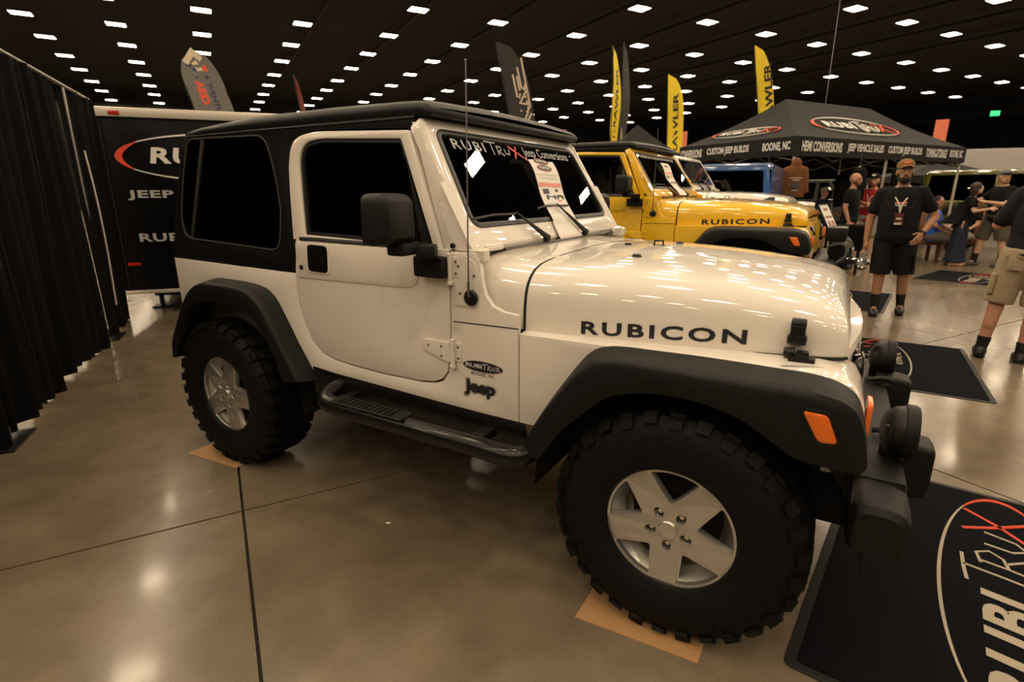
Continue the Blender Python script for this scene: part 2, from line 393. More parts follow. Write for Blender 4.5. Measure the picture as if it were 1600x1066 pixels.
def make_wheel(par, y, s, x, z, rt, rot, name_spare=None):
    """a wheel with tyre; s=-1 near side"""
    W = thing('wheel', '', '', (x, 0, z)); del W['label']; del W['category']; W.parent = par
    yo = y*1.0
    prof = [(.205, -.150), (.212, -.165), (.228, -.172), (.250, -.180), (.290, -.184), (.325, -.182), (.352, -.174), (rt-.034, -.162), (rt-.018, -.146), (rt-.014, -.10), (rt-.012, -.02), (rt-.014, .04), (rt-.02, .075), (rt-.04, .09), (.33, .1), (.25, .098), (.205, .08)]
    prof = [(r, yo-.165+(.165+h)) for r, h in prof]
    ty = lathe([(r, h) for r, h in prof], n=72)
    obj('tyre', sd(ty, s), RUBBER, W)
    tr = []
    N = 30
    for k in range(N):
        a0 = 2*PI*k/N
        def blk(ha, hb, ra, rb, da, db, sk=0., th=.0):
            V = []
            for r in (ra, rb):
                for h, t in ((ha, da+sk), (hb, da), (hb, db), (ha, db+sk)):
                    rr = r-(.012 if (r == rb and (h < -.15)) else 0)
                    V.append(Vector((rr*math.cos(a0+t), yo+h, rr*math.sin(a0+t))))
            return V, [(0, 1, 2, 3), (7, 6, 5, 4), (0, 4, 5, 1), (1, 5, 6, 2), (2, 6, 7, 3), (3, 7, 4, 0)]
        q = 2*PI/N
        # shoulder lug running over the corner, alternate long and short
        ln = .36 if k % 2 else .34
        tr.append(blk(-.168 if k % 2 else -.160, -.105, rt-.03, rt, .06*q, .66*q, .03))
        sv = []
        for r, h in ((rt-.004, -.148), (rt-.016, -.160), (rt-.045 if k % 2 else rt-.032, -.1765)):
            for t in (.09*q, .60*q): sv.append((r, h, t))
        V = [Vector((r*math.cos(a0+t+.03), yo+h-.004, r*math.sin(a0+t+.03))) for r, h, t in sv]+[Vector(((r-.006)*math.cos(a0+t+.03), yo+h+.008, (r-.006)*math.sin(a0+t+.03))) for r, h, t in sv]
        tr.append((V, [(0, 1, 3, 2), (2, 3, 5, 4), (6, 8, 9, 7), (8, 10, 11, 9), (0, 6, 7, 1), (4, 5, 11, 10), (0, 2, 8, 6), (2, 4, 10, 8), (1, 7, 9, 3), (3, 9, 11, 5)]))
        tr.append(blk(-.095, -.045, rt-.03, rt+.001, .15*q, .8*q, -.05))
        tr.append(blk(-.035, .015, rt-.03, rt+.001, .45*q, 1.1*q, .05))
        tr.append(blk(.025, .09, rt-.03, rt, .1*q, .7*q, -.03))
    obj('tread', sd(join(*tr), s), RUBBER, W, 0)['kind'] = 'stuff'
    # raised sidewall ribs and lettering blocks
    sw = []
    for k in range(60):
        a0 = 2*PI*k/60; r0, r1 = (.312, .346) if k % 3 else (.322, .340); da = .028
        V = [Vector((r*math.cos(a0+t), yo-.1835+(.0 if r < .33 else .007)-e, r*math.sin(a0+t))) for e in (0, .0035) for r, t in ((r0, 0), (r1, .01), (r1, da*.55), (r0, da))]
        if k % 2 == 0: sw.append((V, [(0, 1, 2, 3), (7, 6, 5, 4), (0, 4, 5, 1), (1, 5, 6, 2), (2, 6, 7, 3), (3, 7, 4, 0)]))
    obj('sidewall_rib', sd(join(*sw), s), RUBBER, W, 0)['kind'] = 'stuff'
    # alloy rim: barrel, star face with five wide spokes, lug nuts, cap
    rim = lathe([(.222, yo-.158), (.224, yo-.150), (.222, yo-.144), (.2, yo+.05), (.19, yo+.05), (.172, yo-.06), (.166, yo-.085), (.196, yo-.128), (.207, yo-.146), (.213, yo-.158)], n=72, closed=True)
    obj('rim', sd(rim, s), ALU, W)
    holes = []
    for k in range(5):
        c = rot+2*PI*(k+.5)/5; hw = PI/5
        def P(r, t): return (r*math.cos(t), r*math.sin(t))
        d = .046
        ap = .012+d/math.sin(hw)                       # apex radius of the opening
        o_ = .197; am = hw-math.asin(d/o_)
        l = [(*P(ap, c), .012)]+[(*P(o_, c-am), .010)]+[P(o_, c-am+2*am*j/10) for j in range(1, 10)]+[(*P(o_, c+am), .010)]
        holes.append(rnd(l, 4))
    outer = [(.210*math.cos(2*PI*j/90), .210*math.sin(2*PI*j/90)) for j in range(90)]
    for k in range(5):
        c = rot+2*PI*k/5; u = (math.cos(c), math.sin(c)); v = (-u[1], u[0]); nn = 14
        holes.append([(u[0]*(.060+.0185*math.cos(2*PI*j/nn))+v[0]*.014*math.sin(2*PI*j/nn), u[1]*(.060+.0185*math.cos(2*PI*j/nn))+v[1]*.014*math.sin(2*PI*j/nn)) for j in range(nn)])
    face = plate([outer]+holes, .030, lambda a, b, h: Vector((a, yo-.122-h, b)), bev=.004)
    obj('spoke_face', sd(face, s), ALU, W, 30)
    obj('brake_disc', sd(join(cyl((0, yo-.035, 0), .15, .02), cyl((0, yo-.05, 0), .075, .07)), s), mat('brake_iron', (.03, .027, .024), .6, metal=.6), W)
    obj('centre_cap', sd(cyl((0, yo-.154, 0), .031, .012, bev=.003, n=32), s), ALU, W)
    for k in range(5):
        c = rot+2*PI*k/5
        obj('lug_nut', sd(cyl((.0595*math.cos(c), yo-.122, .0595*math.sin(c)), .0095, .03, n=6, bev=.002), s), CHROME, W, 20)
    va = rot+2*PI*.62
    obj('valve_hole', sd(cyl((.181*math.cos(va), yo-.112, .181*math.sin(va)), .0085, .020, n=14), s), DARK, W)
    return W

def logo(par, fn, w, ring=True, th=.001, red=PRINTR, white=PRINTW, black=None, ringw=.012, h=None, txt=1.):
    """oval emblem with the word RUBI + hand drawn TRUX; fn maps (u,v,w); w is the full width"""
    h = h or w*.27; A, B = w/2, h/2
    if black: obj('logo_oval', plate([[(A*math.cos(2*PI*k/60), B*math.sin(2*PI*k/60)) for k in range(60)]], th, fn), black, par, 0)
    if ring:
        def arc(t0, t1, k0, k1, n=40):
            o = []; i_ = []
            for k in range(n+1):
                f = k/n; t = t0+(t1-t0)*f; q = w*ringw*(k0+(k1-k0)*math.sin(PI*f))
                o.append((A*math.cos(t), B*math.sin(t))); i_.append(((A-q)*math.cos(t), (B-q)*math.sin(t)))
            return o+i_[::-1]
        wr = []
        for t0, t1 in ((.55, PI-.55), (PI+.45, 2*PI-.55)): wr.append(plate([arc(t0, t1, .45, .8)], th*2, fn))
        obj('logo_ring', wr, white, par, 0)
        obj('red_ring_end', [plate([arc(PI-.62, PI+.52, .5, 2.6)], th*2.2, fn), plate([arc(-.62, .62, .5, 1.6)], th*2.2, fn)], red, par, 0)
    S_ = w*.80*txt; H = h*.50*txt; HW = min(H, S_*.125)
    def g(u, v): return (u*S_-S_/2, v*H-H*.42)
    f2 = lambda x0, y0: (lambda u, v, t: fn(u+x0, v+y0, t))
    x0, y0 = g(.24, .48)
    letters = [text('RUBI', S_*.47, H*.72, f2(x0, y0), th*3, bold=.035, shear=.12, space=1.12)]
    st = lambda pts, wd: plate([stroke([g(*p) for p in pts], wd*HW)], th*3, fn)
    letters += [st([(.50, 1.02), (.57, 1.06), (.66, 1.08)], .085), st([(.59, 1.06), (.575, .5), (.55, -.22)], .08),
                st([(.645, .80), (.635, .4), (.615, -.02)], .08), st([(.63, .80), (.69, .86), (.72, .66), (.69, .46), (.64, .40)], .075), st([(.665, .42), (.71, .15), (.75, -.06)], .075),
                st([(.765, .72), (.755, .30), (.785, .08), (.825, .22), (.85, .70)], .08)]
    obj('logo_lettering', join(*letters), white, par, 0)
    obj('red_x', join(st([(.84, 1.05), (.90, .55), (1.02, -.22)], .12), st([(1.0, 1.0), (.92, .45), (.83, .02)], .11)), red, par, 0)

def make_jeep(name, label, loc, rz, paint, lift=0., rt=.405, zs=1., third=False, grp=None, wheel_rot=(R(-92), R(-75)), roof=True, far_simple=False):
    root = thing(name, label, 'car', loc, rz)
    B = bpy.data.objects.new('body', None)  # placeholder replaced below
    bpy.data.objects.remove(B)
    Z = lambda g: [Z(q) for q in g] if isinstance(g, list) else ([Vector((v[0], v[1], v[2]*zs+lift)) for v in g[0]], g[1])
    def part(nm, g, m, par=None, smooth=35, label=None): return obj(nm, Z(g), m, par or root, smooth, label)
    inner_box = []
    # --- tub sides, doors, fenders, hard top sides
    arch_r = [(.60, .62), (.515, .72), (.455, .845), (.39, .925), (.285, .955), (.07, .96), (-.06, .95), (-.15, .92), (-.225, .84), (-.32, .70), (-.36, .66)]
    side = [(-.40, .66), (-.405, 1.098), (.599, 1.084), (.602, 1.018), (.608, .944), (.630, .853), (.673, .772), (.734, .723), (.815, .702), (.941, .692), (1.114, .686), (1.327, .689), (1.397, .699), (1.438, .718), (1.467, .758), (1.480, .816), (1.486, .971), (1.490, 1.143), (1.494, 1.232)]
    side += [(1.60, 1.232), (1.622, 1.20), (1.630, 1.13), (1.645, 1.08), (1.675, 1.045), (1.72, 1.028), (1.782, 1.022), (1.782, .615), (.69, .625)]+arch_r
    door = rnd([(.606, 1.10), (.609, 1.018), (.615, .944), (.637, .855), (.678, .777), (.737, .73), (.816, .709), (.941, .699), (1.114, .693), (1.327, .696), (1.395, .706), (1.434, .724), (1.461, .761), (1.473, .816), (1.479, .971), (1.483, 1.143), (1.487, 1.238), (.655, 1.250, .04), (.622, 1.238, .03), (.618, 1.16)], 3)
    fend = [(1.788, .615), (1.788, .957), (2.72, .966), (2.80, .946), (2.836, .89), (2.848, .78), (2.80, .80), (2.70, .80), (2.60, .88), (2.50, .91), (2.30, .915), (2.19, .90), (2.10, .84), (2.0, .72), (1.93, .615)]
    for s in (-1, 1):
        n_ = lambda t: t
        part('side_panel', plate([side], .02, Sf(.740, s), bev=.004), paint)
        dr = part('door', plate([door], .022, Sf(.740, s), bev=.005), paint)
        emb = rnd([(.625, 1.070), (1.285, 1.078, .05), (1.335, 1.10, .03), (1.335, 1.225), (.655, 1.235, .03), (.628, 1.22, .02)], 4)
        part('embossed_panel', plate([emb], .005, Sf(.762, s), bev=.004), paint, dr)
        part('front_fender', plate([fend], .02, Sf(.740, s), bev=.004), paint)
        rows = []
        for x, z in [(1.788, .957), (2.0, .958), (2.3, .960), (2.6, .964), (2.72, .966), (2.775, .958), (2.812, .935), (2.835, .895), (2.846, .84), (2.850, .78), (2.850, .70), (2.845, .62)]:
            nrm = 0
            rows.append([Vector((x, s*y, z+dz)) for y, dz in ((.50, .004), (.60, .004), (.70, .003), (.735, .001), (.752, -.005), (.759, -.014))])
        part('fender_top', grid(rows), paint)
        part('panel_seam', tube([(1.50, s*.7605, .968), (1.785, s*.7605, .974)], .0022, 5), DARK)
        # door upper frame and glass
        fo = rnd([(.597, 1.238), (.572, 1.445), (.562, 1.583, .06), (.590, 1.672, .09), (.71, 1.697, .08), (1.262, 1.672, .015), (1.445, 1.238)], 5)
        fi = rnd([(.677, 1.262), (.650, 1.445), (.632, 1.59, .05), (.668, 1.652, .06), (.76, 1.664, .05), (1.222, 1.642, .012), (1.404, 1.240)], 5)
        part('window_frame', plate([fo, fi], .028, green_fn(s, -.010), bev=.006), paint, dr)
        gi = _inset(_ccw(fi), .0)
        part('window_rubber', plate([_inset(_ccw(fi), -.004), _inset(_ccw(fi), .014)], .012, green_fn(s, -.004)), SEAL, dr)
        part('window_glass', plate([_inset(_ccw(fi), .008)], .004, green_fn(s, -.008)), TINT, dr, 0)
        tri = [(1.225, 1.640), (1.40, 1.242), (1.335, 1.242), (1.30, 1.30)]
        part('mirror_corner_trim', plate([rnd([(1.222, 1.640), (1.404, 1.240), (1.345, 1.240), (1.318, 1.32)], 2)], .008, green_fn(s, .0)), BLACK, dr)
        belt = tube([(.66, s*.757, 1.245), (1.405, s*.757, 1.238)], .010, 8); part('belt_moulding', belt, SEAL, dr)
        # handle and lock
        hb = plate([rnd([(.700, 1.098, .028), (.846, 1.094, .028), (.856, 1.232, .028), (.710, 1.236, .028)], 4)], .009, Sf(.7625, s), bev=.004)
        part('door_handle_bezel', hb, paint, dr)
        part('door_handle', join(plate([rnd([(.709, 1.107, .022), (.834, 1.104, .022), (.842, 1.221, .022), (.717, 1.224, .022)], 4)], .003, Sf(.7705, s)), box((.78, s*.775, 1.172), (.085, .006, .06), .002, 2)), GLOSSB, dr)
        part('door_lock', cyl((.657, s*.764, 1.118), .0125, .01, n=20, bev=.002), BLACK, dr)
        # hinges
        for hz, up in ((.848, 0), (1.175, 1)):
            hg = [cyl((1.497, s*.772, hz), .0095, .105, 'z', 14, .002), cyl((1.497, s*.772, hz-.058), .012, .016, 'z', 14, .003), plate([rnd([(1.50, hz-.038, .006), (1.532, hz-.038, .006), (1.532, hz+.04, .006), (1.50, hz+.04, .006)], 2)], .006, Sf(.760, s), bev=.002)]
            if not up: hg.append(plate([rnd([(1.49, hz-.048, .006), (1.43, hz-.04, .01), (1.345, hz-.012, .012), (1.34, hz+.025, .012), (1.355, hz+.036, .008), (1.49, hz+.034, .006)], 3)], .007, Sf(.762, s), bev=.003))
            h_ = part('door_hinge', join(*hg), paint)
            pts = ((1.520, .022), (1.520, -.022)) if up else ((1.520, .022), (1.520, -.022), (1.44, .015), (1.44, -.025), (1.375, .012))
            part('hinge_screw', [cyl((px, s*.769, hz+dz), .0045, .004, n=10) for px, dz in pts], STEEL, h_)
        # mirror with arm
        mh = [(1.262, .88), (1.262, 1.02)]
        rows = []
        for k, (ax, sc) in enumerate(((-.052, .86), (-.048, .97), (-.02, 1.0), (.02, .97), (.042, .88), (.055, .70))):
            o_ = rnd([(-.095*sc, -.088*sc, .03), (.095*sc, -.088*sc, .03), (.088*sc, .088*sc, .035), (-.088*sc, .088*sc, .035)], 4)
            rows.append([Vector((1.375+ax+.10*(u)*.35, s*(.945+u), 1.352+v)) for u, v in o_])
        mr = part('side_mirror', grid(rows, cv=True, caps=True), PLAST)
        part('mirror_glass', grid([[Vector((1.3225+.035*u, s*(.945+u), 1.352+v)) for u, v in rnd([(-.078, -.072, .025), (.078, -.072, .025), (.072, .072, .03), (-.072, .072, .03)], 3)], [Vector((1.3215+.035*u*.1, s*(.945+u*.1), 1.352+v*.1)) for u, v in rnd([(-.078, -.072, .025), (.078, -.072, .025), (.072, .072, .03), (-.072, .072, .03)], 3)]], cv=True), CHROME, mr)
        part('mirror_arm', join(box((1.398, s*.905, 1.250), (.075, .11, .045), .012, 2, Matrix.Rotation(s*R(-8), 3, 'Z')), box((1.435, s*.825, 1.235), (.07, .10, .05), .012, 2, Matrix.Rotation(s*R(-32), 3, 'Z')), plate([rnd([(1.352, 1.135, .015), (1.492, 1.135, .01), (1.492, 1.212, .01), (1.352, 1.216, .015)], 3)], .05, Sf(.762, s), bev=.008)), PLAST, mr)
        # fender flares, wheel wells, amber lamp
        part('rear_fender_flare', flare(REARF, s), PLAST, smooth=40)
        ff = part('front_fender_flare', flare(FRONTF, s), PLAST, smooth=40)
        part('marker_lamp_bezel', plate([rnd([(2.686, .903, .014), (2.763, .903, .018), (2.796, .812, .014), (2.742, .806, .02)], 4)], .004, Sf(.8595, s), bev=.002), BLACK, ff)
        part('side_marker_lamp', plate([rnd([(2.697, .894, .010), (2.755, .893, .014), (2.786, .821, .012), (2.742, .816, .014)], 4)], .009, Sf(.8605, s), bev=.004), ORANGE, ff)
        for cx in (0., 2.373):
            arc = [Vector((cx+.53*math.cos(t), 0, .36+.53*math.sin(t))) for t in [PI*k/16 for k in range(17)]]
            rows = [[Vector((p.x, s*y, p.z)) for p in arc] for y in (.742, .44)]
            wl = join(grid(rows), ([Vector((p.x, s*.44, p.z)) for p in arc], [tuple(range(17))]))
            part('wheel_well', wl, DARK)
        # rocker guard (diamond plate) and side step
        rk = part('rocker_guard', plate([[(.66, .52), (.66, .650), (.80, .640), (1.81, .612), (1.83, .52)]], .008, Sf(.755, s), bev=.002), GLOSSB)
        dm_ = []
        for i in range(42):
            for j in range(5):
                x = .70+i*.026; z = .533+j*.019; a = R(45) if (i+j) % 2 else R(-45)
                if z > .64-(x-.66)*.03-.012: continue
                dm_.append(box((x, s*.7635, z), (.018, .003, .005), 0, 1, Matrix.Rotation(a, 3, 'Y')))
        part('diamond_tread', join(*dm_), GLOSSB, rk, 0)['kind'] = 'stuff'
        stp = part('side_step', tube(catm([(.84, s*.70, .585), (.84, s*.79, .578), (.862, s*.865, .560), (.95, s*.885, .548), (1.3, s*.885, .545), (1.66, s*.885, .545), (1.80, s*.880, .540), (1.86, s*.84, .540), (1.88, s*.70, .56)], 5), .040, 14), GLOSSB)
        part('step_pad', join(box((1.15, s*.885, .586), (.40, .085, .010), .004, 1), *[box((1.0+k*.028, s*.885, .5925), (.008, .07, .004)) for k in range(11)]), PLAST, stp)
        part('step_bracket', [box((.93, s*.78, .555), (.05, .2, .03)), box((1.66, s*.78, .555), (.05, .2, .03))], BLACK, stp)
        part('step_strut', tube([(.60, s*.62, .50), (.84, s*.66, .52)], .025, 8), BLACK, stp)
        # interior lining
        part('inner_lining', plate([[(-.38, .63), (-.38, 1.09), (.60, 1.08), (.62, 1.22), (1.48, 1.22), (1.55, 1.15), (1.75, .95), (1.75, .63)]], .01, Sf(.695, s)), GREYIN, smooth=0)
    # --- tub rear, floor
    part('tailgate', box((-.395, 0, .86), (.02, 1.49, .47), .006, 2), paint)
    part('floor_pan', box((.70, 0, .625), (2.2, 1.46, .02)), DARK)
    part('rear_bumper', box((-.44, 0, .60), (.07, 1.40, .11), .015, 2), BLACK)
    for s in (-1, 1): part('tail_lamp', box((-.412, s*.66, .90), (.02, .10, .14), .006, 2), REDL)
    part('chassis_rail', join(*[box((1.2, s*.38, .52), (3.1, .07, .11), .01, 1) for s in (-1, 1)], box((1.2, 0, .48), (.8, .8, .08), .02, 1), tube([(2.373, -.66, .39), (2.373, .66, .39)], .045, 10), tube([(0, -.66, .39), (0, .66, .39)], .045, 10), ico((2.373, .2, .39), .13, 2), ico((0, 0, .39), .14, 2)), DARK)
    part('exhaust_pipe', tube(catm([(.9, -.2, .42), (1.6, -.30, .42), (2.05, -.35, .48)], 4), .03, 8), STEEL)
    # --- cowl
    rows = [hood_row(x, wd, zc, zb) for x, wd, zc, zb in ((1.56, .728, 1.226, .99), (1.62, .727, 1.222, .99), (1.70, .722, 1.215, .98), (1.778, .716, 1.212, .962))]; rows = [catm(q, 3) for q in rows]
    part('cowl', grid(rows), paint)
    part('fender_bracket', [plate([rnd([(1.50, 1.03, .01), (1.60, 1.03, .02), (1.625, 1.09, .02), (1.625, 1.15, .02), (1.60, 1.20, .01), (1.55, 1.228), (1.50, 1.228, .01)], 3)], .004, Sf(.760, s), bev=.003) for s in (-1, 1)], paint)
    part('bracket_screw', [cyl((x, s*.765, z), .005, .004, n=10) for s in (-1, 1) for x, z in ((1.53, 1.18), (1.535, 1.08), (1.60, 1.15))], STEEL)
    # --- hood
    rows = [hood_row(*r) for r in catm(list(zip(HOODX, HOODW, HOODC, HOODZ)), 4)]; rows = [catm(q, 3) for q in rows]
    hd = part('hood', grid(rows, caps=False), paint, smooth=50)
    part('hood_inner', grid([[Vector((1.79, -.69, .95)), Vector((1.79, .69, .95))], [Vector((2.78, -.56, .96)), Vector((2.78, .56, .96))]]), DARK)
    part('hood_gap', [tube([(r_[0], s*(r_[1]+.002), r_[3]-.004) for r_ in list(zip(HOODX, HOODW, HOODC, HOODZ))], .005, 6) for s in (-1, 1)], DARK)
    r0 = hood_row(1.7825, .714, 1.209, .96); part('hood_rear_gap', tube(r0, .0045, 6), DARK)
    rb_ = []
    for s in (-1, 1):
        for x, y in ((2.058, .324),):
            o_ = part('hood_bumper', join(cyl((x, s*y, 1.196), .022, .022, 'z', 18, .005), cyl((x, s*y, 1.204), .017, .018, 'z', 18, .004)), BLACK, hd)
    part('hood_staple', join(tube([(2.0, .10, 1.207), (2.0, .10, 1.230), (2.04, .10, 1.232), (2.04, .10, 1.207)], .005, 6), cyl((2.02, .10, 1.209), .03, .006, 'z', 16)), BLACK, hd)
    part('washer_nozzle', box((1.905, .02, 1.216), (.03, .02, .012), .004, 1), BLACK, hd)
    part('hood_hinge', [box((1.785, s*.46, 1.197), (.10, .03, .012), .004, 1) for s in (-1, 1)], paint, hd)
    for s in (-1, 1):
        x = 2.652; wd = .606
        dish = plate([rnd([(x-.045, 1.0, .012), (x+.045, 1.0, .012), (x+.045, 1.085, .015), (x-.045, 1.085, .015)], 3)], .004, Sf(wd-.002, s), bev=.003)
        lt = part('hood_latch', join(box((x, s*(wd+.016), 1.045), (.040, .03, .055), .008, 2), box((x, s*(wd+.02), 1.025), (.052, .034, .03), .008, 2), cyl((x, s*(wd+.02), 1.072), .016, .04, 'x', 14, .003)), BLACK, hd)
        part('latch_base', join(box((x+.02, s*(wd+.045), .972), (.07, .045, .018), .006, 2), box((x+.02, s*(wd+.05), .988), (.035, .03, .025), .008, 2), cyl((x-.015, s*(wd+.03), .985), .016, .03, 'x', 12, .003)), BLACK, lt)
    # --- grille
    def gx(y, z): return 2.846-.05*(y/.56)**2-.02*max(0, (z-.9)/.15)
    gout = rnd([(-.565, .60), (.565, .60), (.572, .95, .02), (.555, 1.03, .05), (-.555, 1.03, .05), (-.572, .95, .02)], 4)
    gh = [rnd([(y-.028, .70, .024), (y+.028, .70, .024), (y+.028, .985, .024), (y-.028, .985, .024)], 3) for y in [-.255+.085*k for k in range(7)]]
    for s in (-1, 1): gh.append([(s*.425+.09*math.cos(2*PI*k/28), .875+.09*math.sin(2*PI*k/28)) for k in range(28)])
    part('grille', plate([gout]+gh, .03, lambda u, v, w: Vector((gx(u, v)-.03+w, u, v)), bev=.004), paint)
    part('radiator', box((2.76, 0, .82), (.02, 1.08, .40)), DARK)
    for s in (-1, 1):
        part('headlamp', lathe([(.0001, 2.845), (.05, 2.842), (.080, 2.830), (.088, 2.815), (.088, 2.79)], (0, s*.425, .875), 'x', 28), glass('lamp_glass', (.7, .7, .66)), smooth=60)
        part('headlamp_reflector', lathe([(.0001, 2.77), (.05, 2.785), (.086, 2.81)], (0, s*.425, .875), 'x', 28), CHROME)
        part('turn_lamp', plate([rnd([(.655, .80, .01), (.735, .80, .01), (.735, .90, .02), (.655, .90, .01)], 3)], .012, lambda u, v, w: Vector((2.845+w, s*u, v)), bev=.004), ORANGE)
    # --- windscreen frame
    fo = rnd([(-.690, -.055, .05), (.690, -.055, .05), (.745, .505, .02), (-.745, .505, .02)], 6)
    fi = rnd([(-.615, -.002, .05), (.615, -.002, .05), (.672, .415, .06), (-.672, .415, .06)], 6)
    wf = part('windscreen_frame', plate([fo, fi], .05, ws_fn(-.042), bev=.012), paint, smooth=40)
    for s in (-1, 1): part('pillar_side', plate([[(1.270, 1.700), (1.318, 1.700), (1.584, 1.236), (1.4535, 1.236)]], .03, green_fn(s, -.018), bev=.004), paint, wf)
    part('windscreen_gasket', plate([_inset(_ccw(fi), -.006), _inset(_ccw(fi), .016)], .012, ws_fn(.0), bev=.004), SEAL, wf)
    part('windscreen_glass', plate([_inset(_ccw(fi), .01)], .005, ws_fn(-.002)), CLEAR if not third else glass('open_windscreen', (.55, .57, .55)), wf, 0)
    part('frame_hinge', [join(tube([(1.615, s*.60, 1.243), (1.615, s*.71, 1.243)], .011, 8), box((1.60, s*.73, 1.222), (.07, .05, .05), .008, 1)) for s in (-1, 1)], paint)
    part('cowl_seal', tube([(1.605, -.56, 1.229), (1.605, .56, 1.229)], .006, 6), SEAL)
    for s in (-1, 1):
        part('windscreen_bracket', join(plate([rnd([(.675*1, .23, .005), (.748, .23, .005), (.757, .50, .03), (.735, .50, .03), (.70, .42, .03)], 3)], .004, (lambda f_: (lambda u, v, w: f_(s*u, v, w)))(ws_fn(.006))), plate([rnd([(1.455, 1.39, .006), (1.478, 1.36, .006), (1.568, 1.235, .01), (1.50, 1.235, .01), (1.42, 1.405, .004)], 3)], .004, green_fn(s, .012))), paint, wf)
        part('footman_knob', cyl((1.50, s*.755, 1.253), .010, .012, n=14, bev=.002), BLACK, wf)
    # --- wipers
    def wpt(y, v, o): return WO+Vector((0, y, 0))+WS*v+WN*o
    for (py, y0, y1, vb) in ((-.20, -.66, -.36, .375), (.225, -.12, .06, .345)):
        base = wpt(py, .512, .035); el = wpt(y1, vb, .030)
        a_ = part('wiper_arm', tube([base, base.lerp(el, .15), base.lerp(el, .5), base.lerp(el, .8), el], [.015, .012, .008, .005, .004], 8), BLACK)
        part('wiper_blade', tube([wpt(y0, vb+.01, .012), wpt((y0+y1)/2, vb+.0, .016), wpt(y1+.16 if py > 0 else y1+.02, vb, .012)], .005, 6), BLACK, a_)
        part('wiper_pivot', ico(base-WN*.01, .018, 2), BLACK, a_)
    # --- hard top
    if roof:
        ht = rnd([(-.424, 1.099), (-.400, 1.30), (-.372, 1.445), (-.328, 1.642), (-.285, 1.725, .04), (-.24, 1.752, .03), (1.285, 1.738), (1.262, 1.680), (.71, 1.706, .09), (.580, 1.680, .10), (.552, 1.583, .05), (.563, 1.445), (.590, 1.238), (.596, 1.099)], 5)
        hw_ = rnd([(-.255, 1.712, .05), (.375, 1.700, .07), (.455, 1.53, .3), (.495, 1.36), (.485, 1.182, .06), (-.30, 1.212, .07), (-.335, 1.33, .1), (-.30, 1.54, .1)], 6)
        for s in (-1, 1):
            hs = part('hardtop_side', plate([ht, hw_], .02, green_fn(s, -.016), bev=.005), PAD)
            part('quarter_window', plate([_inset(_ccw(hw_), .004)], .006, green_fn(s, -.006)), PRIV, hs, 0)
            part('window_edge', plate([_inset(_ccw(hw_), -.004), _inset(_ccw(hw_), .003)], .004, green_fn(s, .002)), BRIGHTSEAL, hs)
            part('drip_rail', tube([(-.25, s*.670, 1.722), (.3, s*.671, 1.722), (1.28, s*.673, 1.717)], .006, 8), PAD, hs)
        rows = []
        for x, dz, dy in ((-.295, -.075, .02), (-.285, -.045, .010), (-.25, -.026, .004), (-.15, -.012, .002), (.3, .012, 0), (.85, .012, 0), (1.2, .006, 0), (1.30, .0, 0), (1.335, -.012, .004), (1.350, -.030, .012)):
            half = [(.672-dy, 1.722+dz*.4), (.677-dy, 1.744+dz*.5), (.672-dy, 1.762+dz*.7), (.655-dy, 1.774+dz), (.60, 1.783+dz), (.50, 1.787+dz), (.25, 1.795+dz), (0, 1.797+dz)]
            rows.append([Vector((x, -y, z)) for y, z in half]+[Vector((x, y, z)) for y, z in half[-2::-1]])
        rf = part('roof_panel', grid(rows, caps=False), PAD, smooth=60)
        part('roof_header', join(box((1.325, 0, 1.738), (.05, 1.33, .03), .01, 2), grid([[Vector((-.28, -.66, 1.73)), Vector((-.28, .66, 1.73))], [Vector((1.3, -.66, 1.73)), Vector((1.3, .66, 1.73))]])), PAD, rf)
        part('roof_rib', [tube([(-.10, s*yy, 1.784), (.3, s*yy, 1.800), (1.15, s*yy, 1.798)], .008, 6) for yy in (.28, .5) for s in (-1, 1)], PAD, rf)
        part('hardtop_rear', plate([[(-.735, 1.10), (.735, 1.10), (.66, 1.74), (-.66, 1.74)]], .012, lambda u, v, w: Vector((-.41+.20*(v-1.1)-w, u, v)), bev=.003), PAD)
        part('rear_glass', plate([rnd([(-.60, 1.20, .06), (.60, 1.20, .06), (.55, 1.66, .06), (-.55, 1.66, .06)], 4)], .004, lambda u, v, w: Vector((-.425+.20*(v-1.1)-w, u, v))), PRIV)
    # --- interior
    for s in (-1, 1):
        st = part('seat', join(box((.86, s*.36, .86), (.50, .48, .14), .05, 3)), BEIGE)
        part('seat_back', box((.61, s*.36, 1.15), (.13, .47, .56), .05, 3, Matrix.Rotation(R(-12), 3, 'Y')), BEIGE, st)
        part('headrest', box((.545, s*.36, 1.475), (.09, .26, .15), .035, 3), BEIGE, st)
    part('rear_bench', join(box((.0, 0, .80), (.45, .95, .15), .05, 2), box((-.25, 0, 1.05), (.12, .95, .40), .05, 2)), BEIGE)
    hoop = catm([(.50, -.60, .70), (.50, -.62, 1.3), (.50, -.58, 1.60), (.50, -.46, 1.665), (.50, 0, 1.67), (.50, .46, 1.665), (.50, .58, 1.60), (.50, .62, 1.3), (.50, .60, .70)], 4)
    part('roll_bar', join(tube(hoop, .032, 8), *[tube(catm([(.50, s*.56, 1.62), (1.0, s*.57, 1.65), (1.24, s*.575, 1.62), (1.36, s*.60, 1.45), (1.46, s*.64, 1.24)], 4), .024, 8) for s in (-1, 1)], *[tube([(.50, s*.5, 1.6), (-.2, s*.55, 1.1)], .03, 8) for s in (-1, 1)]), GREENT if not third else BLACK)
    part('dashboard', join(box((1.46, 0, 1.145), (.20, 1.36, .16), .05, 3), box((1.40, .36, 1.21), (.14, .36, .08), .04, 3)), GREYIN)
    sw = lathe([(.185, -.012), (.197, 0), (.185, .012), (.173, 0)], (0, 0, 0), 'x', 32, closed=True)
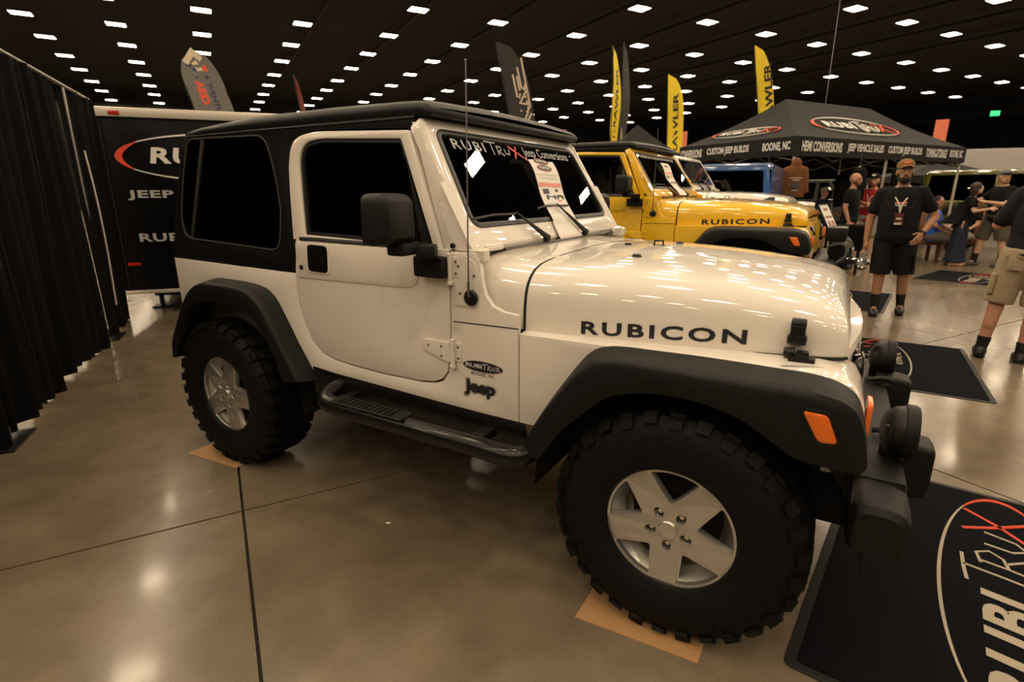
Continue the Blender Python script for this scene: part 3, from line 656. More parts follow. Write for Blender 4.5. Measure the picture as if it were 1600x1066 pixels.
    part('steering_wheel', xf(join(sw, box((0, 0, 0), (.03, .34, .03), .01, 1), ico((0, 0, 0), .06, 2, (.5, 1, 1)), tube([(0, 0, 0), (.28, 0, 0)], .03, 8)), Matrix.Translation((1.20, .36, 1.17)) @ Matrix.Rotation(R(25), 4, 'Y')), GREYIN)
    part('rear_view_mirror', box((1.36, 0, 1.565), (.02, .22, .06), .012, 2), BLACK)
    # --- antenna
    an = part('antenna_base', join(cyl((1.586, -.768, 1.068), .030, .016, n=24, bev=.005), ico((1.586, -.778, 1.072), .012, 2)), BLACK)
    part('antenna_mast', join(tube([(1.586, -.782, 1.072), (1.583, -.765, 1.86)], [.0032, .0018], 6), tube([(1.586, -.782, 1.072), (1.586, -.782, 1.13)], .005, 6), ico((1.583, -.765, 1.863), .004, 1)), STEEL, an)
    # --- wheels
    for s in (-1, 1):
        for x, rr in ((0., wheel_rot[1]), (2.373, wheel_rot[0])):
            make_wheel(root, -.664, s, x, rt-.008, rt, rr)
    return root, part
def _ccw(l):
    l = [Vector(p[:2]) for p in l]
    return l if _area(l) > 0 else l[::-1]

J, P_ = make_jeep('jeep', 'white two-door jeep with black hard top, nearest vehicle, filling the middle of the hall', (0, 0, 0), 0, WHITE)
# badges and lettering on the white jeep
P_('bonnet_lettering', text('RUBICON', .522, .047, lambda u, v, w: Vector((2.256+u, -hoodw(2.256+u)-.0015, 1.002+.010*(u/.26)+v)), .001, bold=.03, space=1.25), INK)
bd = P_('side_badge_oval', plate([[(1.628+.090*math.cos(2*PI*k/40), .806+.021*math.sin(2*PI*k/40)) for k in range(40)]], .002, Sf(.760, -1)), INK)
P_('badge_lettering', join(text('RUBI', .075, .016, lambda u, v, w: Vector((1.588+u, -.7625, .807+v)), bold=.03), *[plate([stroke([(1.628+a, .806+b) for a, b in q], .003)], .0008, Sf(.7622, -1)) for q in ([(.0, .011), (.025, .013)], [(.012, .012), (.008, -.010)], [(.028, .008), (.024, -.009)], [(.027, .008), (.036, .005), (.027, .0), (.038, -.010)], [(.044, .006), (.044, -.005), (.053, -.006), (.055, .006)], [(.062, .010), (.078, -.010)], [(.076, .010), (.060, -.008)])]), SILVERP, bd)
P_('town_lettering', text('BOONE, NC', .105, .016, lambda u, v, w: Vector((1.628+u, -.761, .774+v)), bold=.01, space=1.1), INK)
P_('jeep_badge_backing', text('Jeep', .158, .082, lambda u, v, w: Vector((1.613+u, -.7605, .713+v)), bold=.09), mat('badge_silver', (.55, .53, .5), .3, metal=.6))
P_('jeep_badge', text('Jeep', .142, .066, lambda u, v, w: Vector((1.613+u, -.7625, .715+v)), bold=.045), INK)
for o in [c for c in J.children if c.name.startswith('windscreen_frame')]:
    wfr = o
f0 = ws_fn(.004)
P_('windscreen_lettering', text('RUBI', .235, .046, lambda u, v, w: f0(-.425+u, .050-v, 0), bold=.012, space=1.2), PRINTG, wfr)
P_('windscreen_slogan', text('Jeep Conversions', .50, .066, lambda u, v, w: f0(.275+u, .054-v, 0), bold=.006), PRINTG, wfr)
trs = [[(-.295, .018), (-.205, .020)], [(-.245, .02), (-.25, .082)], [(-.205, .035), (-.21, .08)], [(-.21, .035), (-.17, .04), (-.175, .055), (-.205, .058), (-.165, .082)], [(-.145, .045), (-.145, .07), (-.115, .072), (-.105, .046)]]
P_('windscreen_script', join(*[plate([stroke(q, .007)], .0008, f0) for q in trs]), PRINTG, wfr)
P_('windscreen_red_x', join(plate([stroke([(-.10, .028), (-.04, .058), (.045, .10)], [.012, .01, .005])], .0008, f0), plate([stroke([(-.03, .025), (-.075, .09)], .010)], .0008, f0)), PRINTR, wfr)
P_('fender_sticker', plate([rnd([(2.60, -.735), (2.71, -.695), (2.69, -.685), (2.62, -.71)], 1)], .001, lambda u, v, w: Vector((u+.02, v+.0, .9685+w))), PRINTG)

# white jeep front bumper with round driving lights, fog lamps and bumper guards
def white_bumper(root, P_):
    bp = P_('front_bumper', join(box((2.915, 0, .585), (.13, 1.28, .13), .02, 2)), PLAST)
    for s in (-1, 1):
        P_('bumper_end', grid([[Vector((2.905+(u), s*yy, (.53)+v)) for u, v in rnd([(-.065*k_, -.045*k_, .03), (.085*k_, -.045*k_, .03), (.080*k_, .105*k_, .045), (-.06*k_, .115*k_, .045)], 4)] for yy, k_ in ((.56, .96), (.62, 1.0), (.74, 1.0), (.785, .93), (.80, .78))], cv=True, caps=True), PLAST, bp)
        P_('bumper_guard', grid([[Vector((xx-.012, s*(.36+u), .600+v)) for u, v in rnd([(-.07*k_, -.095*k_, .02), (.07*k_, -.095*k_, .02), (.065*k_, .085*k_, .02), (-.065*k_, .085*k_, .02)], 4)] for xx, k_ in ((2.95, 1.), (3.03, 1.0), (3.065, .93), (3.075, .80))], cv=True, caps=True), PLAST, bp)
        dl = P_('driving_light', lathe([(.0001, -.050), (.03, -.049), (.055, -.038), (.072, -.016), (.079, .01), (.080, .028), (.074, .036), (.0001, .038)], (2.958, s*.446, .735), 'x', 36), BLACK, bp, smooth=50)
        P_('light_cover', lathe([(.081, .006), (.084, .008), (.084, .032), (.079, .041), (.0001, .043)], (2.958, s*.446, .735), 'x', 36), PLAST, dl)
        P_('light_bracket', join(box((2.94, s*.446, .665), (.05, .03, .05), .006, 1), cyl((2.955, s*.446, .648), .03, .012, 'z', 16), box((2.918, s*.525, .735), (.012, .012, .08), .003, 1)), BLACK, dl)
    P_('tow_hook', ([tube(catm([(2.9, -.30, .665), (2.97, -.30, .68), (2.99, -.30, .66), (2.96, -.30, .645)], 4), .010, 8), tube(catm([(2.9, .30, .665), (2.97, .30, .68), (2.99, .30, .66), (2.96, .30, .645)], 4), .010, 8)]), BLACK, bp)
    P_('frame_cover', box((2.84, 0, .60), (.16, .9, .04), .01, 1), BLACK, bp)
white_bumper(J, P_)
# sheet of paper under the far wiper
ps = thing('price_sheet', 'white paper price sheet held under the wiper on the white jeep windscreen', 'paper', (1.47, .1, 1.45))
def pf(u, v, w):      # u 0..1 across, v 0..1 down the sheet
    y = -.005+.01*math.sin(v*5)+(.262-.012*v)*u-.055*v+.01; vs = .100+v*.43
    wav = .014+.010*math.sin(v*9+.6)*(1-v*.3)+.003*math.sin(u*6)
    if v > .75: wav = .014+.03*(v-.75)
    return WO+Vector((0, y, 0))+WS*vs+WN*(wav+w)-Vector((1.47, .1, 1.45))
rows = [[pf(i/8, j/28, 0) for i in range(9)] for j in range(29)]
rows2 = [[pf(i/8, j/28, .0008) for i in range(9)] for j in range(29)]
obj('sheet', join(grid(rows), grid(rows2)), PAPER, ps)
def pp(nm, x0, y0, x1, y1, m, n=6, h=.002):
    return obj(nm, grid([[pf(x0+(x1-x0)*i/4, y0+(y1-y0)*j/n, h) for i in range(5)] for j in range(n+1)]), m, ps)
def pov(nm, cx, cy, rx, ry, m, h): return obj(nm, (lambda pts: ([pf(cx, cy, h)]+pts, [(0, i+1, (i+1) % 32+1) for i in range(32)]))([pf(cx+rx*math.cos(2*PI*k/32), cy+ry*math.sin(2*PI*k/32), h) for k in range(32)]), m, ps, 0)
for cy in (.015, .105):
    pov('logo_ring', .48, cy, .32, .042, PRINTR, .002); pov('logo_oval', .48, cy, .30, .037, INK, .0026)
    obj('logo_lettering', text('RUBITRUX', 1, 1, lambda u, v, w: pf(.48+u*.46, cy-v*.032, .0034), bold=.02), PRINTW, ps, 0)
GREYP = mat('faint_print', (.55, .50, .47), .6)
for y, a, b in ((.185, .12, .92), (.225, .18, .85)): pp('print_line', a, y, b, y+.008, GREYP, 1)
pp('red_band', .02, .285, .97, .33, PINK, 3)
for x0, y0, x1, y1 in ((.12, .355, .36, .415), (.66, .355, .80, .385)): pp('vehicle_picture', x0, y0, x1, y1, mat('dark_print', (.06, .06, .065), .6), 3)
obj('chassis_picture', join(*[([pf(x+.045*math.cos(2*PI*k/14), y+.028*math.sin(2*PI*k/14), .0025) for k in range(14)], [tuple(range(14))]) for x, y in ((.22, .46), (.56, .46), (.68, .455), (.90, .455))], *[grid([[pf(a, b, .0025), pf(c, b, .0025)], [pf(a, b+.012, .0025), pf(c, b+.012, .0025)]]) for a, b, c in ((.22, .445, .56), (.68, .44, .90), (.2, .43, .3), (.5, .43, .6), (.7, .425, .87))]), mat('dark_print', (.06, .06, .065), .6), ps, 0)
pp('red_price', .66, .495, .82, .508, PRINTR, 1)
for k in range(9): pp('print_line', .10, .53+k*.017, .52-.04*(k % 3), .534+k*.017, GREYP, 1)
pp('print_rule', .05, .955, .95, .96, PINK, 1)

# ------------------------------------------------------------------ the other show vehicles
YJ, YP = make_jeep('jeep', 'yellow two-door jeep with black hard top parked behind the white one', (-.281, 3.28, 0), -.030, YELLOW, lift=.33, rt=.47, zs=.875)
YP('bonnet_lettering', text('RUBICON', .522, .050, lambda u, v, w: Vector((2.256+u, -hoodw(2.256+u)-.0015, 1.002+.010*(u/.26)+v)), .001, bold=.03, space=1.25), INK)
ywf = [c for c in YJ.children if c.name.startswith('windscreen_frame')][0]
YP('windscreen_slogan', text('AMERICAN EXPEDITION VEHICLES', 1.02, .030, lambda u, v, w: f0(u, .035-v, 0)), PRINTW, ywf)
fb = YP('winch_bumper', join(box((2.93, 0, .60), (.16, 1.30, .13), .02, 2), box((3.03, 0, .62), (.14, .75, .05), .01, 1)), BLACK)
YP('winch_drum', join(cyl((3.03, 0, .735), .075, .22, 'y', 24, .006), cyl((3.03, -.11, .735), .09, .015, 'y', 24), cyl((3.03, .11, .735), .09, .015, 'y', 24)), STEEL, fb)
YP('winch_motor', join(cyl((3.03, -.23, .735), .088, .20, 'y', 28, .012), *[cyl((3.03+.06*math.cos(a), -.333, .735+.06*math.sin(a)), .008, .01, 'y', 8) for a in (0.6, 2.2, 3.8, 5.4)]), GLOSSB, fb)
YP('winch_gearbox', cyl((3.03, .22, .735), .088, .18, 'y', 28, .012), GLOSSB, fb)
YP('winch_control_box', box((2.99, -.14, .885), (.15, .30, .13), .012, 2), BLACK, fb)
YP('bull_bar', ([tube(catm([(3.0, s*.48, .62), (3.08, s*.45, .70), (3.06, s*.40, .80), (2.95, s*.38, .78)], 4), .02, 8) for s in (-1, 1)]), BLACK, fb)
YP('fairlead', box((3.115, 0, .71), (.03, .30, .06), .01, 2), ALUD, fb)
YP('tow_shackle', join(box((3.12, -.36, .655), (.10, .035, .06), .01, 1), lathe([(.036, -.010), (.052, 0), (.036, .010), (.028, 0)], (3.20, -.36, .63), 'y', 20, closed=True)), CHROME, fb)
ysheet = thing('price_sheet', 'white paper price sheet under the wiper of the yellow jeep', 'paper', (-.281, 3.28, 0), -.030)
def yf_(u, v, w):
    q = WO+Vector((0, -.06+.25*u-.04*v, 0))+WS*(.10+v*.42)+WN*(.016+.010*math.sin(v*9+.6)+w+(.03*(v-.75)*4 if v > .75 else 0))
    return Vector((q.x, q.y, q.z*.875+.33))
obj('sheet', join(grid([[yf_(i/6, j/20, 0) for i in range(7)] for j in range(21)]), grid([[yf_(i/6, j/20, .0008) for i in range(7)] for j in range(21)])), PAPER, ysheet)
def yp(nm, x0, y0, x1, y1, m): obj(nm, grid([[yf_(x0+(x1-x0)*i/3, y0+(y1-y0)*j/4, .002) for i in range(4)] for j in range(5)]), m, ysheet)
yp('red_band', .03, .28, .97, .32, PINK); yp('logo_oval', .25, .08, .7, .13, INK); yp('vehicle_picture', .15, .37, .4, .45, mat('dark_print', (.06, .06, .065), .6)); yp('vehicle_picture', .55, .36, .85, .44, mat('yellow_print', (.7, .5, .05), .6)); yp('red_price', .6, .52, .8, .54, PRINTR)
for k in range(5): yp('print_line', .12, .55+k*.02, .5, .556+k*.02, GREYP)

WJ, WP = make_jeep('jeep', 'white open-top jeep with black bonnet vent parked behind the yellow one', (-.66, 6.25, 0), -.03, WHITE, lift=.30, rt=.46, zs=.955, third=True, roof=False)
WP('bonnet_lettering', text('RUBICON', .46, .046, lambda u, v, w: Vector((2.08+u, -hoodw(2.08+u)-.0015, 1.045+v)), .001, bold=.02, space=1.2), INK)
WP('bonnet_vent', grid([[Vector((x, -hoodw(x)*a-.002, .97+(1.17-.97)*b+.004)) for a, b in ((.998, .30), (.985, .52), (.955, .70), (.90, .82))] for x in (2.36, 2.45, 2.55, 2.62)]), BLACK)
WP('front_bumper', box((2.95, 0, .60), (.14, 1.4, .15), .02, 2), BLACK)

# four-door wagons further back: body, glasshouse, wheels
def make_wagon(label, loc, rz, paint, zt=1.95, dark_glass=True):
    r = thing('jeep_wagon', label, 'car', loc, rz); k = zt/1.85; W2 = .80
    hz = 1.15*k; bz = 1.08*k
    low = rnd([(-1.0, .62*k, .05), (-1.0, bz, .03), (2.35, bz, .02), (2.35, 1.02*k, .02), (3.45, 1.0*k, .04), (3.45, .62*k, .05)], 3)
    for s in (-1, 1):
        f = Sf(W2-.02, s); ls = obj('side_panel', plate([low], .02, f, bev=.008), paint, r)
        for x0, x1 in ((.55, 1.38), (1.42, 2.27)):
            d = obj('door', plate([rnd([(x0, .66*k, .08), (x1, .66*k, .08), (x1, bz-.004, .01), (x0, bz-.004, .01)], 3)], .012, Sf(W2, s), bev=.005), paint, r)
            obj('door_handle', box((x0+.16, s*(W2+.02), bz-.12), (.14, .015, .05), .006, 1), BLACK, d)
        up = rnd([(-1.0, bz), (-.90, zt-.06, .05), (1.85, zt-.03, .04), (2.32, bz)], 3)
        wins = [rnd([(-.88, bz+.08, .04), (-.82, zt-.13, .04), (.48, zt-.12, .04), (.48, bz+.08, .04)], 3), rnd([(.62, bz+.04, .03), (.62, zt-.12, .04), (1.33, zt-.12, .04), (1.33, bz+.04, .03)], 3), rnd([(1.47, bz+.04, .03), (1.47, zt-.12, .04), (1.76, zt-.12, .04), (2.16, bz+.04, .03)], 3)]
        lean = lambda u, v, w: Vector((u, s*(W2-.01-.12*(v-bz)+w), v))
        us = obj('window_frame', plate([up]+wins, .03, lean, bev=.006), paint, r)
        for wn in wins: obj('window_glass', plate([_inset(_ccw(wn), -.002)], .004, lambda u, v, w: lean(u, v, w+.006)), PRIV, us, 0)
        for cx in (0, 2.9):
            C = [((cx-.60, .62*k), (cx-.52, .62*k), (cx-.61, .62*k)), ((cx-.45, .93*k), (cx-.38, .86*k), (cx-.45, .95*k)), ((cx-.30, 1.0*k), (cx-.25, .92*k), (cx-.30, 1.02*k)), ((cx+.3, 1.0*k), (cx+.25, .92*k), (cx+.3, 1.02*k)), ((cx+.45, .93*k), (cx+.38, .86*k), (cx+.45, .95*k)), ((cx+.60, .62*k), (cx+.52, .62*k), (cx+.61, .62*k))]
            g = flare(C, s); obj('fender_flare', ([Vector((v.x, v.y+s*.05, v.z)) for v in g[0]], g[1]), PLAST, r)
            obj('tyre', sd(lathe([(.22, -.08), (.38, -.10), (.43, -.08), (.43, .1), (.38, .12), (.22, .1)], (cx, -.80, .42), n=36, closed=True), s), RUBBER, r)
            rim = obj('rim', sd(lathe([(.001, -.03), (.06, -.05), (.08, -.03), (.17, -.03), (.20, -.075), (.225, -.08), (.225, .05), (.001, .05)], (cx, -.80, .42), n=30), s), ALUD, r)
            obj('spoke', sd(join(*[xf(box((0, 0, .12), (.05, .03, .17), .008, 1), Matrix.Translation((cx, -.85, .42)) @ Matrix.Rotation(2*PI*j/5, 4, 'Y')) for j in range(5)]), s), ALU, rim)
        obj('side_step', tube([(.5, s*.90, .52), (2.4, s*.90, .52)], .04, 8), BLACK, r)
        mi = obj('side_mirror', box((2.1, s*.98, bz+.14), (.10, .20, .18), .03, 2), PLAST, r)
    rows = [[Vector((x, y, zt-.05+dz+.06*(1-(y/.74)**4))) for y in [-.74+1.48*j/12 for j in range(13)]] for x, dz in ((-.92, -.04), (-.86, 0), (1.80, .0), (1.90, -.03))]
    obj('roof', grid(rows), paint, r, 60)
    for y in (-.3, 0., .3): obj('roof_rib', box((.45, y, zt+.008), (2.3, .05, .012), .004, 1), paint, r)
    rows = [[Vector((x, y*w, zz*k-.06*(abs(y)**3)*k)) for y in [-1+2*j/12 for j in range(13)]] for x, zz, w in ((2.3, 1.16, .76), (2.8, 1.15, .74), (3.3, 1.11, .68), (3.45, 1.03, .64))]
    obj('hood', grid(rows), paint, r, 60)
    obj('windscreen', plate([rnd([(-.70, bz, .04), (.70, bz, .04), (.66, zt-.10, .05), (-.66, zt-.10, .05)], 3)], .01, lambda u, v, w: Vector((2.30-.47*(v-bz)/(zt-bz)+w, u, v))), PRIV, r, 0)
    gr = obj('grille', plate([rnd([(-.62, .62*k, .04), (.62, .62*k, .04), (.62, 1.02*k, .06), (-.62, 1.02*k, .06)], 3)]+[rnd([(y-.03, .72*k, .025), (y+.03, .72*k, .025), (y+.03, .97*k, .025), (y-.03, .97*k, .025)], 2) for y in [-.27+.09*j for j in range(7)]], .04, lambda u, v, w: Vector((3.44+w, u, v)), bev=.006), paint, r)
    for s in (-1, 1): obj('headlamp', cyl((3.49, s*.46, .86*k), .09, .03, 'x', 24, .008), CHROME, gr)
    obj('radiator', box((3.42, 0, .8*k), (.03, 1.1, .4)), DARK, r)
    obj('bumper', join(box((3.62, 0, .60), (.16, 1.6, .16), .03, 2), box((-1.1, 0, .60), (.12, 1.5, .15), .03, 2)), BLACK, r)
    obj('tailgate', join(box((-1.0, 0, .85*k), (.03, 1.50, .46*k), .01, 1), box((-.95, 0, (bz+zt)/2-.03), (.03, 1.44, zt-bz-.05), .01, 1)), paint, r)
    for s in (-1, 1): obj('tail_lamp', box((-1.03, s*.68, .9*k), (.03, .10, .18), .01, 1), REDL, r)
    sp = obj('spare_tyre', lathe([(.2, -.1), (.38, -.1), (.42, -.06), (.42, .08), (.2, .1)], (-1.16, 0, .95*k), 'x', 30, closed=True), RUBBER, r)
    obj('underbody', box((1.2, 0, .58), (4.2, 1.4, .1)), DARK, r)
    return r
make_wagon('blue four-door jeep with dark windows parked beyond the open white jeep', (.70, 8.62, 0), PI-.03, BLUE, 1.93)
make_wagon('olive green four-door jeep parked beyond the black show tent', (5.5, 16.6, 0), -.12, OLIVE, 2.0)
make_wagon('white four-door jeep parked beyond the show tent', (-1.2, 19.6, 0), -.5, WHITE, 1.9)
make_wagon('black four-door jeep parked behind the tent counter', (.6, 24.5, 0), -.3, BLACK, 1.95)

# ------------------------------------------------------------------ enclosed trailer on the left
TX = Vector((-4.60, .77, 0)); TD = Vector((.633, .774, 0)).normalized(); TN = Vector((TD.y, -TD.x, 0))
tr = thing('enclosed_trailer', 'black enclosed trailer with white roof edge and oval logo on its side', 'trailer', TX, math.atan2(TD.y, TD.x))
TB = mat('trailer_black', (.003, .003, .0032), .4, spec=.16)
TLN = 4.3; ZB, ZT = .26, 2.35
obj('trailer_body', box((TLN/2, 1.06, (ZB+ZT)/2), (TLN, 2.1, ZT-ZB), .02, 2), TB, tr)
ALW = mat('white_trim', (.62, .57, .50), .35, metal=.2)
obj('roof_trim', join(box((TLN/2, -.005, ZT-.035), (TLN+.03, .04, .085), .012, 2), box((TLN/2, 1.06, ZT+.012), (TLN+.03, 2.14, .03), .01, 1)), ALW, tr)
obj('lower_trim', box((TLN/2, -.008, ZB+.02), (TLN, .03, .045), .01, 2), ALW, tr)
obj('corner_trim', box((.01, .005, (ZB+ZT)/2), (.03, .03, ZT-ZB-.1), .01, 1), TB, tr)
tfn = lambda u, v, w: Vector((u, -.004-w, v))
def tl(cx, cz): return lambda u, v, w: Vector((cx+u, -.003-w, cz+v))
logo(tr, tl(1.34, 1.85), 2.38, th=.002, h=.56, ringw=.012, txt=.90)
obj('slogan_lettering', text('JEEP CONVERSIONS', 2.25, .115, tl(1.33, 1.42), .003, bold=.035, space=1.1), PRINTG, tr)
obj('web_lettering', text('RUBITRUX.COM', 1.70, .10, tl(1.10, .93), .003, bold=.03, space=1.1), PRINTG, tr)
obj('marker_lamp', box((.22, -.03, ZT-.035), (.11, .02, .045), .01, 2), REDL, tr)
obj('side_lamp', box((.15, -.012, .62), (.13, .02, .035), .008, 2), REDL, tr)
obj('door_seam', box((.06, -.002, 1.3), (.008, .006, 1.9)), DARK, tr)
rv = obj('roof_vent', ico((3.35, .55, ZT+.06), .26, 3, (1.2, .9, .75)), ALW, tr)
for cx in (1.7, 2.6):
    obj('tyre', lathe([(.18, -.1), (.32, -.1), (.34, -.07), (.34, .07), (.32, .1), (.18, .1)], (cx, .22, .34), n=30, closed=True), RUBBER, tr)
    obj('rim', lathe([(.001, -.03), (.12, -.05), (.19, -.09), (.19, .05), (.001, .05)], (cx, .22, .34), n=24), ALUD, tr)
obj('axle_frame', box((TLN/2, 1.0, .22), (TLN*.9, 1.3, .1)), DARK, tr)
obj('unseen_gap_blocker', box((TLN/2, 2.05, .17), (TLN, .02, .26)), TB, tr)  # added unseen panel, blocks the lit floor showing under the trailer
obj('jack_stand', [join(cyl((x_, .5, .11), .03, .22, 'z', 12), box((x_, .5, .01), (.2, .2, .02))) for x_ in (.25, 4.0)], BLACK, tr)

# ------------------------------------------------------------------ pipe and drape on the left
CA = Vector((-.35, -2.10, 0)); CB = Vector((-4.34, .655, 0)); CD = (CB-CA).normalized(); CN = Vector((-CD.y, CD.x, 0))
clen = (CB-CA).length
def drape(name, label, a, b, z1, seed, par=None):
    rnd_ = random.Random(seed); rows = []; n = int((b-a)/.018); ph = rnd_.random()*6
    for i in range(n+1):
        t = a+(b-a)*i/n; row = []
        for z in (.02, .15, .5, 1.0, 1.5, 2.0, 2.3, z1):
            amp = .035*(1-.55*z/z1)
            d = amp*math.sin(t*34+ph+.5*math.sin(z*1.5+t))+amp*.8*math.sin(t*13+ph*2+z*.4)+.02*math.sin(t*3+z)
            row.append(CA+CD*(t+.012*math.sin(t*30+z*2))+CN*d+Vector((0, 0, z+(.02*math.sin(t*5) if z < .1 else 0))))
        rows.append(row)
    g = grid(rows); g2 = ([v+CN*.004 for v in g[0]], g[1])
    o = obj(name, join(g, g2), DRAPE, None, 80); return o
k = 0; pos = [0, .92, 1.85, 2.78, 3.80, clen]
labs = ['black booth drape panel nearest the camera at the left edge', 'second black booth drape panel from the left edge', 'third black booth drape panel, middle of the drape line', 'fourth black booth drape panel, before the bright slit', 'black booth drape panel beside the trailer, beyond the bright slit']
for i in range(5):
    tag(drape('booth_drape', '', pos[i]+(.0 if i < 4 else .05), pos[i+1]-.0, 2.36+.01*i, i+3), labs[i], 'drape', 'black drapes of the booth line')
t_ = obj('drape_rail', tube([CA+Vector((0, 0, 2.40)), CB+Vector((0, 0, 2.40))], .02, 10), STEEL); tag(t_, 'steel rail carrying the black booth drapes on the left', 'rail')
for i, (tt, lb) in enumerate(((1.27, 'drape pole on a black steel base plate at the left edge'), (3.95, 'drape pole and base plate beside the trailer, at the bright slit'))):
    p = CA+CD*tt
    b = thing('drape_pole', lb, 'pole', p, math.atan2(CD.y, CD.x), 'poles of the booth drapes')
    obj('pole', cyl((0, 0, 1.2), .019, 2.36, 'z', 12), ALUD, b)
    obj('base_plate', box((0, .16, .005), (.36, .50, .01), .003, 1), STEEL if i == 9 else BLACK, b)
    obj('base_socket', cyl((0, 0, .05), .026, .09, 'z', 12), STEEL, b)

cdp = lambda t, z, o_=.13: CA+CD*t-CN*o_+Vector((0, 0, z))
cd_ = obj('slit_stand_in', tube(catm([cdp(4.03, 1.84, .06), cdp(3.99, 1.4, .09), cdp(3.96, .9, .10), cdp(3.94, .34, .09)], 5), .009, 6), ALW); tag(cd_, 'added pale tube standing for the bright slit in the black drape beside the trailer', 'slit stand-in')  # solid pale tube added in place of the bright slit between drapes
# ------------------------------------------------------------------ show tents
TENT = mat('tent_fabric', (.012, .011, .0105), .8, spec=.3, noise=.12, nscale=6)
def tent(name, label, A, u, w, L1, L2, ze, zr, val, m, legs=True, ridge=True, par=None):
    r = thing(name, label, 'tent', A)
    U = Vector((*u, 0)).normalized(); Wv = Vector((*w, 0)).normalized()
    c = lambda a, b, z: U*a+Wv*b+Vector((0, 0, z))
    ra = min(L1, L2)/2
    R1, R2 = (c(ra, L2/2, zr), c(L1-ra, L2/2, zr)) if ridge else (c(L1/2, L2/2, zr), c(L1/2, L2/2, zr))
    P = [c(0, 0, ze), c(L1, 0, ze), c(L1, L2, ze), c(0, L2, ze)]
    tops = []
    def face(a, b, t1, t2, n=10):
        rows = []
        for i in range(n+1):
            f = i/n; e = a.lerp(b, f); t = t1.lerp(t2, f); row = []
            for j in range(7):
                g = j/6; q = e.lerp(t, g); q.z -= .10*math.sin(PI*g)*(1-.3*abs(2*f-1)); row.append(q)
            rows.append(row)
        return grid(rows)
    V = join(face(P[0], P[1], R1, R2), face(P[1], P[2], R2, R2), face(P[2], P[3], R2, R1), face(P[3], P[0], R1, R1))
    V2 = ([v-Vector((0, 0, .006)) for v in V[0]], V[1])
    obj('canopy', join(V, V2), m, r, 25)
    vs = []
    for a, b in ((0, 1), (1, 2), (2, 3), (3, 0)):
        d = (P[b]-P[a]).normalized(); n_ = Vector((d.y, -d.x, 0))*.004
        p = [P[a]+Vector((0, 0, .01)), P[b]+Vector((0, 0, .01)), P[b]-Vector((0, 0, val)), P[a]-Vector((0, 0, val))]
        vs.append(([x for x in p]+[x+n_ for x in p], [(0, 1, 2, 3), (7, 6, 5, 4), (0, 4, 5, 1), (1, 5, 6, 2), (2, 6, 7, 3), (3, 7, 4, 0)]))
    obj('valance', join(*vs), m, r, 0)
    if legs:
        n = [(0, 0), (1, 0), (1, 1), (0, 1)]+([(.5, 0), (.5, 1)] if ridge else [])
        for a, b in n:
            q = c(.06+(L1-.12)*a, .06+(L2-.12)*b, 0); obj('leg', box((q.x, q.y, (ze-.05)/2), (.05, .05, ze-.05), .006, 1), ALW, r)
        tr_ = []
        for b in (.06, L2-.06):
            k = max(2, int(L1/1.2))
            for i in range(k):
                x0, x1 = .06+(L1-.12)*i/k, .06+(L1-.12)*(i+1)/k
                tr_ += [tube([c(x0, b, ze-.12), c(x1, b, ze-.42)], .014, 5), tube([c(x0, b, ze-.42), c(x1, b, ze-.12)], .014, 5)]
        for a in (.06, L1-.06):
            k = max(2, int(L2/1.2))
            for i in range(k):
                x0, x1 = .06+(L2-.12)*i/k, .06+(L2-.12)*(i+1)/k
                tr_ += [tube([c(a, x0, ze-.12), c(a, x1, ze-.42)], .014, 5), tube([c(a, x0, ze-.42), c(a, x1, ze-.12)], .014, 5)]
        obj('truss', join(*tr_), STEEL, r)
    return r, P, (R1, R2), U, Wv
a4 = R(-4); ru = lambda x, y: (x*math.cos(a4)-y*math.sin(a4), x*math.sin(a4)+y*math.cos(a4))
tu, tw = ru(.4711, .8821), ru(-.8821, .4711)
T1, TP, TR, TU, TW = tent('show_tent', 'large black show tent with oval logos on the roof and white lettering round the valance', (1.806, 9.6, 0), tu, tw, 6.1, 3.05, 2.46, 3.42, .34, TENT)
def slope_fn(a, b, t1, t2, u0, v0):
    m0 = (a+b)/2; U = (b-a).normalized(); mt = (t1+t2)/2; Vv = (mt-m0); Vv -= U*Vv.dot(U); Vv.normalize(); N = U.cross(Vv)
    def f(u, v, w):
        g = max(0, min(1, (v+v0)/((mt-m0).length))); return m0+U*(u+u0)+Vv*(v+v0)+N*(w*4+.03)-Vector((0, 0, .105*math.sin(PI*g)))
    return f
logo(T1, slope_fn(TP[0], TP[1], TR[0], TR[1], -.25, .80), 3.0, th=.002, h=.80, ringw=.012, txt=.95)
logo(T1, slope_fn(TP[3], TP[0], TR[0], TR[0], -.05, .50), 1.75, th=.002, h=.42, ringw=.014, txt=.95)
def val_fn(a, b, u0, zz=-.16):
    U = (b-a).normalized(); N = Vector((U.y, -U.x, 0))
    return lambda u, v, w: a+U*(u0+u)+Vector((0, 0, zz+v))+N*(w+.010)
for body, u0, wd in (('HEMI CONVERSIONS', .76, 1.22), ('JEEP VEHICLE SALES', 2.16, 1.22), ('CUSTOM JEEP BUILDS', 3.58, 1.28), ('TOWING-STORAGE', 4.82, .86), ('BOONE, NC', 5.66, .56)):
    obj('valance_lettering', text(body, wd, .19, val_fn(TP[0], TP[1], u0), .002, bold=.035), PRINTW, T1, 0)
for body, u0, wd in (('CONVERSIONS', .38, .66), ('CUSTOM JEEP BUILDS', 1.42, 1.12), ('BOONE, NC', 2.62, .62)):
    obj('valance_lettering', text(body, wd, .18, val_fn(TP[3], TP[0], u0), .002, bold=.035), PRINTW, T1, 0)
tent('canopy_tent', 'low dark canopy tent behind the right end of the show tent', (4.2, 18.9, 0), (.95, .3), (-.3, .95), 3.0, 3.0, 1.95, 2.55, .2, TENT, ridge=False)
